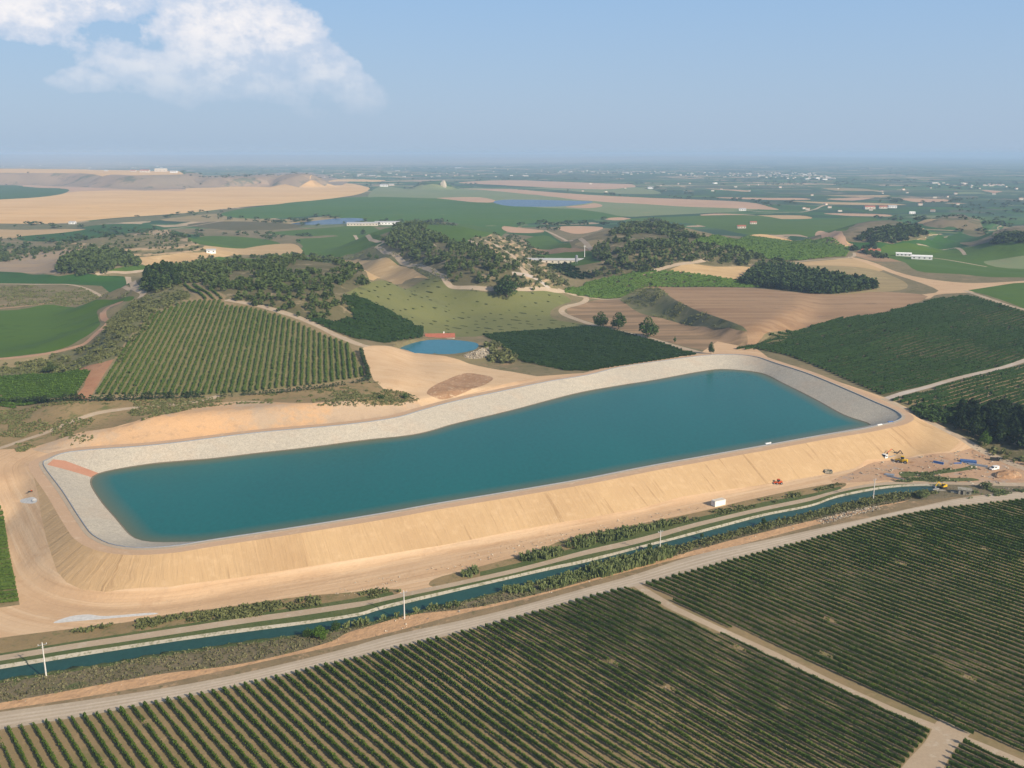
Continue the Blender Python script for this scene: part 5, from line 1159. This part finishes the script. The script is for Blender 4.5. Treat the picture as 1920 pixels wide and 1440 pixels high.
# town houses, far
def town_mesh(L, Wd, h, rh, wall, roof):
    bm = bmesh.new(); mb = MB(); mb.bm = bm; mb.prism([(-Wd/2, -2), (Wd/2, -2), (Wd/2, h), (0, h+rh), (-Wd/2, h)], -L/2, L/2)
    bmesh.ops.recalc_face_normals(bm, faces=bm.faces[:])
    me = bpy.data.meshes.new('house'); bm.to_mesh(me); bm.free(); me.materials.append(M[wall]); me.materials.append(M[roof])
    for p in me.polygons:
        if p.normal.z > 0.2: p.material_index = 1
    return me
TM = [town_mesh(14, 10, 7, 2, 'cream', 'roof_red'), town_mesh(22, 14, 7, 2, 'cream', 'cream'), town_mesh(40, 20, 8, 2.5, 'white', 'cream'), town_mesh(64, 24, 8, 2.5, 'cream', 'roof_grey'), town_mesh(18, 12, 9, 2, 'cream', 'roof_red')]
spots = []
def town(n, x0, x1, y0, y1, lab, grp, big=0.3, slope=0.0):
    for _ in range(n):
        px = rng.uniform(x0, x1); py = rng.uniform(y0, y1)+slope*(px-x0)/(x1-x0); spots.append((px, py, lab, grp, big))
town(110, 1120, 1570, 318, 326, 'pale house in the main far town right of the middle', 'houses of the main far town', 0.22, 12)
town(20, 1010, 1140, 319, 324, 'pale building in the left outskirts of the far town', 'outskirts of the far town', 0.5)
town(26, 1750, 1890, 343, 347, 'white building in the second far village at right', 'houses of the far right village', 0.6, 4)
town(22, 1440, 1540, 323, 329, 'pale building behind the right end of the far town', 'far houses beyond the town', 0.5)
town(55, 600, 1000, 311, 333, 'white building scattered in the hazy valley centre', 'far buildings of the valley centre', 0.55)
town(36, 0, 600, 303, 318, 'pale building scattered in the hazy valley at left', 'far buildings at left', 0.6)
town(25, 1500, 1920, 350, 400, 'small white farm scattered over the green plain at right', 'far farms on the right plain', 0.2)
town(16, 1060, 1500, 343, 362, 'small white farm on the green plain in front of the town', 'far farms before the town', 0.2)
P_ = hit([(s[0], s[1]) for s in spots])
for (px, py, lab, grp, big), p in zip(spots, P_):
    D = np.hypot(*p); k = (2 if rng.random() < 0.6 else 3) if rng.random() < big*0.55 else int(rng.choice([0, 1, 1, 4]))
    if py > 345 and px > 1040: k = int(rng.choice([0, 1, 4]))
    o = link('house', TM[k], None, (p[0], p[1], float(T(p[0], p[1]))), rng.uniform(-0.5, 0.5)+1.57); f = rng.uniform(0.45, 0.75); o.scale = (f, f, f*0.9); tag(o, lab, 'building', grp)
log('buildings')

# ------------------------------------------------------------------ poles
def pole(px, py, h, label, twist=0.0):
    p = at(px, py); e = empty('utility_pole', (p[0], p[1], 0), 0.55+twist); tag(e, label, 'utility pole')
    b = MB(); b.tube((0, 0, -0.5), (0, 0, h), 0.24, 0.14, 10); b.build('post', M['pole'], e)
    c = MB(); c.box((0, 0, h-0.45), (2.4, 0.12, 0.14)).box((0, 0, h-1.2), (0.9, 0.10, 0.10)); c.build('crossarm', M['steel'], e)
    for s in (-1.1, 0, 1.1):
        i = MB(); z = h-0.36 if s else h+0.02; i.tube((s, 0, z), (s, 0, z+0.34), 0.09, 0.05, 8); i.build('insulator', M['white'], e)
pole(87, 1270, 11, 'pale concrete utility pole nearest the bottom left corner by the canal')
pole(758.5, 1162, 10.2, 'pale concrete utility pole on the near canal bank at the picture centre')
pole(1237, 1040, 9.8, 'pale concrete utility pole beside the tall reed bed')
pole(1637, 938, 10, 'pale concrete utility pole at the canal near the building yard')

# ------------------------------------------------------------------ vehicles and works
def wheel(parent, x, y, r, w):
    ty = MB(); ty.tube((x, y-w/2, r), (x, y+w/2, r), r, None, 14); t_ = ty.build('wheel', M['rubber'], parent)
    rm = MB(); rm.tube((x, y-w/2-0.02, r), (x, y+w/2+0.02, r), r*0.5, None, 10); rm.build('rim', M['steel'], t_)
def container():
    p = at(1336, 951); c = at(1362, 945); a = math.atan2(*(c-p)[::-1]); p = at(1347, 947)
    e = empty('shipping_container', (p[0], p[1], 0), a); tag(e, 'white shipping container standing on the sandy track above the canal', 'container')
    b = MB(); b.box((0, 0, 1.3), (6.1, 2.44, 2.4)); b.build('body', M['white'], e)
    r = MB()
    for i in range(20):
        for s in (-1, 1): r.box((-2.85+i*0.3, s*1.235, 1.3), (0.12, 0.04, 2.1))
    r.build('corrugation', M['white'], e)
    f = MB()
    for x in (-3.02, 3.02):
        for y in (-1.2, 1.2): f.box((x, y, 1.3), (0.14, 0.14, 2.62))
    for y in (-1.22, 1.22):
        for z in (0.1, 2.54): f.box((0, y, z), (5.85, 0.1, 0.14))
    f.build('frame', M['cream'], e)
    ro = MB(); ro.box((0, 0, 2.55), (5.9, 2.3, 0.08)); ro.build('roof', M['cream'], e)
    for s in (-1, 1):
        d = MB(); d.box((-3.08, s*0.57, 1.3), (0.06, 1.08, 2.2)); do = d.build('door', M['white'], e); l = MB(); l.tube((-3.14, s*0.25, 0.3), (-3.14, s*0.25, 2.3), 0.03); l.build('handle', M['steel'], do)
container()
def loader(px, py, rz, paint, label, name='wheel_loader', s=1.0):
    p = at(px, py); e = empty(name, (p[0], p[1], 0), rz); e.scale = (s, s, s); tag(e, label, 'loader')
    b = MB(); b.box((-1.3, 0, 1.5), (2.6, 2.0, 1.3), bev=.15).box((1.0, 0, 1.2), (2.0, 1.3, 0.8), bev=.1); b.build('body', M[paint], e)
    c = MB(); c.box((-0.1, 0, 2.75), (1.5, 1.5, 1.3), bev=.12); cb = c.build('cab', M['glass'], e); r = MB(); r.box((-0.1, 0, 3.45), (1.7, 1.7, 0.14)); r.build('roof', M[paint], cb)
    for x in (-1.7, 1.5):
        for y in (-1.1, 1.1): wheel(e, x, y, 0.8, 0.6)
    for y in (-0.55, 0.55):
        a = MB(); a.box((2.4, y, 1.55), (2.6, 0.22, 0.35), ry=0.35); a.build('lift_arm', M[paint], e)
    k = MB(); k.prism([(3.4, 0.15), (4.5, 0.15), (4.45, 0.3), (3.65, 0.45), (3.6, 1.3), (3.4, 1.35)], -1.4, 1.4); k.build('bucket', M['steel'], e)
loader(1691, 868, 2.6, 'yellow', 'yellow wheel loader in the yard below the embankment', s=1.0)
loader(1459, 908, 3.4, 'red', 'small orange red loader driving on the sandy track under the embankment', 'compact_loader', s=0.72)
def truck():
    p = at(1665, 861); e = empty('truck', (p[0], p[1], 0), 0.5); tag(e, 'white lorry with folded crane arm parked below the embankment', 'truck')
    c = MB(); c.prism([(-3.6, 0.7), (-3.6, 2.0), (-3.2, 3.0), (-1.7, 3.0), (-1.7, 0.7)], -1.25, 1.25); cb = c.build('cab', M['white'], e)
    w = MB(); w.box((-3.45, 0, 2.45), (0.06, 2.1, 0.8), ry=0.38); w.build('windscreen', M['glass'], cb)
    for s in (-1, 1): g = MB(); g.box((-2.6, s*1.27, 2.3), (1.0, 0.04, 0.7)); g.build('window', M['glass'], cb)
    f = MB(); f.box((1.0, 0, 0.85), (5.6, 1.0, 0.3)); f.build('chassis', M['steel'], e)
    b = MB(); b.box((1.4, 0, 1.2), (5.0, 2.4, 0.2)).box((1.4, 1.2, 1.6), (5.0, 0.08, 0.7)).box((1.4, -1.2, 1.6), (5.0, 0.08, 0.7)).box((3.9, 0, 1.6), (0.08, 2.4, 0.7)); b.build('flatbed', M['steel'], e)
    for x in (-2.7, 1.9, 3.1):
        for y in (-1.05, 1.05): wheel(e, x, y, 0.52, 0.4)
    a = MB(); a.box((-1.0, 0, 2.4), (0.5, 0.5, 2.6)); cr = a.build('crane', M['dark'], e)
    a = MB(); a.tube((-1.0, 0, 3.6), (2.4, 0.2, 5.0), 0.16); a.build('boom', M['red'], cr)
    a = MB(); a.tube((2.4, 0.2, 5.0), (5.2, 0.3, 3.0), 0.12); a.build('jib', M['dark'], cr)
truck()
def excavator(px, py, rz, paint, label, s=1.0, zb=0.0, tracks=True):
    p = at(px, py); e = empty('excavator', (p[0], p[1], zb), rz); e.scale = (s, s, s); tag(e, label, 'excavator')
    for y in (-1.1, 1.1): t = MB(); t.prism([(-1.9, 0.25), (-1.5, 0), (1.5, 0), (1.9, 0.25), (1.9, 0.6), (1.5, 0.85), (-1.5, 0.85), (-1.9, 0.6)], y-0.28, y+0.28); t.build('track', M['rubber'], e)
    b = MB(); b.box((-0.5, 0, 1.5), (3.0, 2.3, 1.1), bev=.15).box((-1.5, 0, 2.2), (1.1, 2.1, 0.5), bev=.1); b.build('body', M[paint], e)
    c = MB(); c.box((0.55, 0.6, 2.35), (1.3, 0.95, 1.5), bev=.1); cb = c.build('cab', M['glass'], e); r = MB(); r.box((0.55, 0.6, 3.14), (1.4, 1.05, 0.1)); r.build('roof', M[paint], cb)
    a = MB(); a.box((2.2, -0.3, 3.1), (3.6, 0.35, 0.5), ry=-0.75); a.build('boom', M[paint], e)
    a = MB(); a.box((4.6, -0.3, 3.1), (3.0, 0.28, 0.4), ry=0.9); a.build('dipper', M[paint], e)
    k = MB(); k.prism([(5.1, 0.9), (6.0, 0.9), (6.2, 1.6), (5.6, 2.1), (5.2, 1.8)], -0.8, 0.2); k.build('bucket', M['steel'], e)
excavator(1676, 858, 0.2, 'dark', 'dark excavator with raised arm between the white lorry and yellow loader', 0.85)
excavator(1768, 916, 3.5, 'yellow', 'yellow excavator on a pontoon at the end of the canal', 0.8, 0.1)
p = at(1770, 918); po = empty('pontoon', (p[0], p[1], -0.6), 0.3); tag(po, 'flat grey pontoon under the yellow excavator at the canal end', 'pontoon')
b = MB(); b.box((0, 0, 0.25), (9.5, 4.6, 0.7), bev=.1); b.build('deck', M['concrete'], po)
for s in (-1, 1): b = MB(); b.tube((-4.6, s*1.9, 0.6), (4.6, s*1.9, 0.6), 0.09); b.build('rail', M['steel'], po)
def pickup():
    p = at(1864, 881); e = empty('van', (p[0], p[1], 0), 0.35); tag(e, 'white van parked on the dirt yard near the right edge', 'van')
    b = MB(); b.prism([(-2.3, 0.4), (-2.3, 1.0), (-1.5, 1.15), (-0.8, 1.9), (2.2, 1.95), (2.3, 0.4)], -0.9, 0.9); bo = b.build('body', M['white'], e)
    w = MB(); w.box((-1.2, 0, 1.53), (0.06, 1.5, 0.85), ry=0.76); w.build('windscreen', M['glass'], e)
    for s in (-1, 1): g = MB(); g.box((0.1, s*0.91, 1.5), (1.5, 0.03, 0.5)); g.build('window', M['glass'], e)
    for x in (-1.5, 1.5):
        for y in (-0.8, 0.8): wheel(e, x, y, 0.33, 0.22)
pickup()
p = at(1865, 864); e = empty('skip', (p[0], p[1], 0), -0.2); tag(e, 'dark green skip beside the hedge behind the white van', 'skip')
b = MB(); b.prism([(-1.7, 0), (1.7, 0), (2.2, 1.6), (2.05, 1.6), (1.6, 0.15), (-1.6, 0.15), (-2.05, 1.6), (-2.2, 1.6)], -1.0, 1.0); b.build('body', M['cypress'], e)
b = MB(); b.box((0, -1.03, 0.8), (3.6, 0.06, 1.5)).box((0, 1.03, 0.8), (3.6, 0.06, 1.5)); b.build('side_panel', M['dark'], e)
# blue pipes and structures in the yard
def pipes(px, py, rz, L, n, r, mat, label, name='pipe_stack'):
    p = at(px, py); e = empty(name, (p[0], p[1], 0), rz); tag(e, label, 'pipes')
    k = 0
    for row in range(2):
        for i in range(n-row):
            b = MB(); b.tube((-L/2+rng.uniform(-.3, .3), (i-(n-row-1)/2)*r*2.05, r+row*r*1.75), (L/2, (i-(n-row-1)/2)*r*2.05, r+row*r*1.75), r, None, 12); b.build('pipe', M[mat], e)
pipes(1815, 868, -0.35, 7.5, 4, 0.42, 'blue', 'bundle of large blue pipes at the yard end beside the hedge')
pipes(1833, 874, -0.55, 9, 3, 0.28, 'steel', 'grey steel pipes lying right of the blue pipe bundle')
pipes(1759, 871, -0.7, 5, 2, 0.45, 'blue', 'short blue pipes lying in the middle of the yard')
pipes(1795, 871, 0.2, 4, 2, 0.3, 'blue', 'thin blue pipes just left of the large bundle')
pipes(1679, 897, -0.8, 8, 2, 0.2, 'steel', 'thin grey pipes lying below the stack of metal sheets')
p = at(1667, 891); e = empty('sheet_stack', (p[0], p[1], 0), -0.5); tag(e, 'stack of grey metal sheets lying near the canal pole', 'metal sheets')
for k in range(3): b = MB(); b.box((0.15*k, 0.1*k, 0.12+0.16*k), (4.6-0.3*k, 2.3, 0.12), rz=0.05*k); b.build('sheet', M['steel'], e)
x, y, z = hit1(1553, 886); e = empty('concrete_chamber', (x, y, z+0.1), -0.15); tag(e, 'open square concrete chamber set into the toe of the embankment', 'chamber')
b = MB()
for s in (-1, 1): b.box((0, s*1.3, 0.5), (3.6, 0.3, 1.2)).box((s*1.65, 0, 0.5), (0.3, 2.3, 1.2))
b.build('wall', M['concrete'], e); b = MB(); b.box((0, 0, 0.3), (3.0, 2.3, 0.1)); b.build('shade_slab', M['dark'], e)  # near-black slab stands in for the shade inside the open chamber
p = at(1808, 927); e = empty('pump_house', (p[0], p[1], 0), -0.35); tag(e, 'small pale concrete sluice house at the end of the canal', 'sluice house')
b = MB(); b.box((0, 0, 1.2), (5.2, 3.0, 2.6)); b.build('wall', M['concrete'], e)
b = MB(); b.box((0, 0, 2.62), (5.8, 3.6, 0.22)); b.build('roof', M['concrete'], e)
b = MB(); b.box((-1.2, -1.52, 1.0), (1.0, 0.06, 2.0)); b.build('door', M['dark'], e)
b = MB(); b.box((1.2, -1.52, 1.4), (1.0, 0.06, 0.8)); b.build('window', M['dark'], e)
b = MB(); b.box((-4.2, -0.6, 0.4), (3.0, 0.3, 1.4)).box((-4.2, 1.4, 0.4), (3.0, 0.3, 1.4)); b.build('wing_wall', M['concrete'], e)
p = at(1903, 842); e = empty('stone_hut', (p[0], p[1], float(T(*p))), 0.3); tag(e, 'tiny stone hut at the foot of the dark right wood', 'hut')
b = MB(); b.box((0, 0, 0.8), (2.4, 2.0, 1.8)); b.build('wall', M['stone'], e); b = MB(); b.box((0, 0, 1.78), (2.8, 2.4, 0.14)); b.build('roof', M['roof_red'], e)
b = MB(); b.box((0, -1.02, 0.6), (0.8, 0.05, 1.2)); b.build('door', M['dark'], e)
for px, py, sx, sy, sz, lb in ((1890, 892, 7, 4.5, 2.4, 'large brown spoil heap at the right edge of the yard'), (1712, 868, 2.2, 1.6, 0.8, 'small earth heap right of the yellow loader'), (1775, 880, 2.6, 1.6, 0.8, 'small earth heap in the middle of the yard')):
    p = at(px, py); b = MB(); r_ = bmesh.ops.create_icosphere(b.bm, subdivisions=3, radius=1.0); bmesh.ops.transform(b.bm, matrix=Matrix.Diagonal((sx, sy, sz, 1)), verts=r_['verts'])
    for v_ in b.bm.verts: v_.co *= 1+0.35*float(vnoise(np.array([v_.co.x*1.3]), np.array([v_.co.y*1.3+v_.co.z]), 2.2, 5)[0]) + rng.normal(0, .02)
    tag(b.build('earth_heap', M['mound'], None, (p[0], p[1], -0.1), 0.3), lb, 'earth heap')
# workers and small gear on the left track, on the crest
def person(loc, rz, label, shirt, legs_):
    bm = bmesh.new(); J = {'pel': (0, 0, .95), 'chest': (0, 0, 1.35), 'neck': (0, 0, 1.5), 'head': (0.02, 0, 1.68), 'sl': (0, .2, 1.42), 'el': (0.05, .3, 1.15), 'hl': (0.15, .28, .9), 'sr': (0, -.2, 1.42), 'er': (0.08, -.3, 1.16), 'hr': (0.25, -.25, 1.0), 'kl': (0.06, .12, .5), 'fl': (0.02, .13, .05), 'tl': (0.2, .13, .03), 'kr': (-0.02, -.12, .5), 'fr': (-0.1, -.13, .05), 'tr': (0.08, -.13, .03)}
    rad = dict(pel=.15, chest=.17, neck=.06, head=.11, sl=.07, el=.05, hl=.04, sr=.07, er=.05, hr=.04, kl=.075, fl=.05, tl=.04, kr=.075, fr=.05, tr=.04)
    ks = list(J); vs = [bm.verts.new(J[k]) for k in ks]
    for a, b in (('pel', 'chest'), ('chest', 'neck'), ('neck', 'head'), ('chest', 'sl'), ('sl', 'el'), ('el', 'hl'), ('chest', 'sr'), ('sr', 'er'), ('er', 'hr'), ('pel', 'kl'), ('kl', 'fl'), ('fl', 'tl'), ('pel', 'kr'), ('kr', 'fr'), ('fr', 'tr')): bm.edges.new((vs[ks.index(a)], vs[ks.index(b)]))
    me = bpy.data.meshes.new('person'); bm.to_mesh(me); bm.free(); o = link('person', me, None, loc, rz); me.skin_vertices.new() if not me.skin_vertices else None
    for i, k in enumerate(ks): me.skin_vertices[0].data[i].radius = (rad[k], rad[k])
    me.skin_vertices[0].data[0].use_root = True
    md = o.modifiers.new('skin', 'SKIN'); o.modifiers.new('sub', 'SUBSURF').levels = 1; me.materials.append(M[shirt]); tag(o, label, 'person'); return o
x, y, z = hit1(57, 924)
e = empty('site_table', (x, y, z), 0.4); tag(e, 'dark trestle with gear on the sandy track left of the reservoir', 'trestle')
b = MB(); b.box((0, 0, 0.75), (1.9, 0.8, 0.1)); b.build('top', M['dark'], e)
for sx in (-.8, .8):
    for sy in (-.3, .3): b = MB(); b.box((sx, sy, 0.35), (0.08, 0.08, 0.72)); b.build('leg', M['dark'], e)
b = MB(); b.box((0.5, 0.1, 0.95), (0.6, 0.5, 0.3)); tag(b.build('crate', M['red'], None, (x, y, z), 0.4), 'small reddish crate on the dark trestle left of the reservoir', 'crate')
x, y, z = hit1(64, 938)
b = MB()
for k in range(4): b.box((rng.uniform(-.8, .8), rng.uniform(-.5, .5), 0.15+0.08*k), (1.2, 0.8, 0.25), rz=rng.uniform(0, 3))
tag(b.build('rubble_heap', M['lime'], None, (x, y, z)), 'little heap of white rubble on the sandy track left of the reservoir', 'rubble')
for px, py, lb in ((1649, 797, 'pale stack of boards at the right corner of the reservoir crest'), (1440, 832, 'small white pipe frame on the near crest of the reservoir')):
    p = at(px, py, ZC); b = MB(); b.box((0, 0, .25), (3.2, .9, .4)).box((1.8, .6, .15), (1.6, .5, .25), rz=.4); tag(b.build('board_stack', M['white'], None, (p[0], p[1], ZC+0.02), 0.45), lb, 'boards')
p = at(1670, 792, ZC); b = MB(); b.tube((-1.5, 0, .3), (1.5, 0, .3), .3).tube((-1.3, .7, .3), (1.6, .7, .3), .3); tag(b.build('pipe_pair', M['blue'], None, (p[0], p[1], ZC), 0.2), 'two short dark blue pipes on the crest at the right corner', 'pipes')
log('works')

# ------------------------------------------------------------------ light, sky, haze
SUN_EL, SUN_AZ = math.radians(29), None
sd = Vector((-0.75, 0.66, -math.tan(SUN_EL)*1.0)).normalized()      # direction the light travels
L = bpy.data.lights.new('sun', 'SUN'); L.energy = 4.8; L.angle = math.radians(0.6); L.color = (1.0, 0.88, 0.71)
lo = bpy.data.objects.new('sun', L); col.objects.link(lo); lo.rotation_euler = sd.to_track_quat('-Z', 'Y').to_euler()
w = bpy.data.worlds.new('World'); sc.world = w; w.use_nodes = True; nt = w.node_tree; nt.nodes.clear()
sky = N(nt, 'ShaderNodeTexSky', sky_type='NISHITA'); sky.sun_disc = False; sky.sun_elevation = SUN_EL
sky.sun_rotation = math.atan2(-sd.x, -sd.y); sky.altitude = 300; sky.air_density = 1.2; sky.dust_density = 2.2; sky.ozone_density = 2.0
bg = N(nt, 'ShaderNodeBackground'); bg.inputs['Strength'].default_value = 0.10; out = N(nt, 'ShaderNodeOutputWorld')
# cloud bank, placed by compass direction and elevation
geo = N(nt, 'ShaderNodeTexCoord'); sep = N(nt, 'ShaderNodeSeparateXYZ'); nt.links.new(geo.outputs['Generated'], sep.inputs[0])
az = math_(nt, 'ARCTAN2', sep.outputs['X'], sep.outputs['Y']); el = math_(nt, 'ARCSINE', sep.outputs['Z'])
def vec2(a, b, s):
    c = N(nt, 'ShaderNodeCombineXYZ'); nt.links.new(math_(nt, 'MULTIPLY', a, s), c.inputs[0]); nt.links.new(math_(nt, 'MULTIPLY', b, s*1.35), c.inputs[1]); return c.outputs[0]
def blob(ax, ey, rx, ry, k=0.0):       # 1 at the centre, 0 at the rim
    a = math_(nt, 'DIVIDE', math_(nt, 'SUBTRACT', az, ax), rx); b = math_(nt, 'DIVIDE', math_(nt, 'SUBTRACT', math_(nt, 'SUBTRACT', el, ey), math_(nt, 'MULTIPLY', math_(nt, 'SUBTRACT', az, ax), k)), ry)
    d = math_(nt, 'SQRT', math_(nt, 'ADD', math_(nt, 'MULTIPLY', a, a), math_(nt, 'MULTIPLY', b, b)))
    return math_(nt, 'SUBTRACT', 1.0, d)
def ang_of(px, py):
    vx, vy, vz = ray(px, py); return math.atan2(vx, vy), math.atan2(vz, math.hypot(vx, vy))
cl = None
for px, py, rx, ry, k in ((400, 40, 200, 85, 0), (530, 80, 120, 75, -0.5), (620, 138, 110, 66, -0.45), (270, 125, 150, 60, -0.35), (60, 20, 150, 65, 0), (450, 130, 230, 90, -0.15), (150, 152, 70, 26, 0), (200, 0, 160, 60, 0)):
    a, e_ = ang_of(px, py); a2, _ = ang_of(px+rx, py); _, e2 = ang_of(px, py-ry)
    b_ = blob(a, e_, abs(a2-a), abs(e2-e_), k); cl = b_ if cl is None else math_(nt, 'SMOOTH_MAX', cl, b_)
for n_ in nt.nodes:
    if n_.type == 'MATH' and n_.operation == 'SMOOTH_MAX': n_.inputs[2].default_value = 0.25
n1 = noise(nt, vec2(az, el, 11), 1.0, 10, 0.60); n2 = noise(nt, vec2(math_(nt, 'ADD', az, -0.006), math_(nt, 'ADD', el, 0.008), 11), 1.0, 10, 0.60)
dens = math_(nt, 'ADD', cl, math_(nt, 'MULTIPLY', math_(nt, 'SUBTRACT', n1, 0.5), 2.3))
al = remap(nt, dens, 0.10, 0.27); sh = math_(nt, 'ADD', math_(nt, 'MULTIPLY', math_(nt, 'SUBTRACT', n1, n2), 7.0), 0.55)  # painted cloud shading: lit and grey sides taken from the offset noise
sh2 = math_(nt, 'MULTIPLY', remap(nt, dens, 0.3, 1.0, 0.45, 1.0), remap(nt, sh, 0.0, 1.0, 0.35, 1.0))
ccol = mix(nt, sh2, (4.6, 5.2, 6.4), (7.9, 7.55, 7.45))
# milky summer air in front of the sky
hz = remap(nt, el, 0.20, 0.55, 0.85, 0.0)
milk = mix(nt, remap(nt, el, 0.0, 0.17), (3.4, 4.4, 5.7), (2.4, 3.95, 6.2))
skyc = mix(nt, hz, sky.outputs[0], milk)
veil = remap(nt, el, 0.03, 0.11, 0.0, 0.9)
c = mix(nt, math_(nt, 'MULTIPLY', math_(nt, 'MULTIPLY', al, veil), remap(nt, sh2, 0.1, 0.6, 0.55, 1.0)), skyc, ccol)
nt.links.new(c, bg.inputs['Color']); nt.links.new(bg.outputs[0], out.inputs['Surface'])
# haze: one closed box of even, thin air round the whole scene
b = MB(); R_ = 64000; zt, zb = 172.0, -45.0; b.box((0, 0, (zt+zb)/2), (2*R_, 2*R_, zt-zb))
hm_ = bpy.data.materials.new('haze_air'); hm_.use_nodes = True; hn = hm_.node_tree; hn.nodes.clear(); ho = N(hn, 'ShaderNodeOutputMaterial'); pv = N(hn, 'ShaderNodeVolumePrincipled')
pv.inputs['Color'].default_value = (0.49, 0.67, 0.92, 1); pv.inputs['Density'].default_value = 0.000100; pv.inputs['Anisotropy'].default_value = 0.0
hn.links.new(pv.outputs[0], ho.inputs['Volume'])
tag(b.build('haze', hm_), 'thin pale blue haze filling the whole valley', 'haze', None, 'stuff')
cam = bpy.data.cameras.new('camera'); cam.sensor_width = 36; cam.lens = F/1920*36; cam.clip_start = 1; cam.clip_end = 200000
co = bpy.data.objects.new('camera', cam); col.objects.link(co); co.location = (0, 0, H); co.rotation_euler = (math.pi/2-PIT, 0, 0); sc.camera = co
vs_ = sc.view_settings; vs_.view_transform = 'Standard'; vs_.look = 'None'; vs_.exposure = 0.35; vs_.gamma = 1
sc.cycles.max_bounces = 6; sc.cycles.volume_bounces = 1; sc.cycles.transparent_max_bounces = 4
sc.cycles.use_denoising = True
log('done')
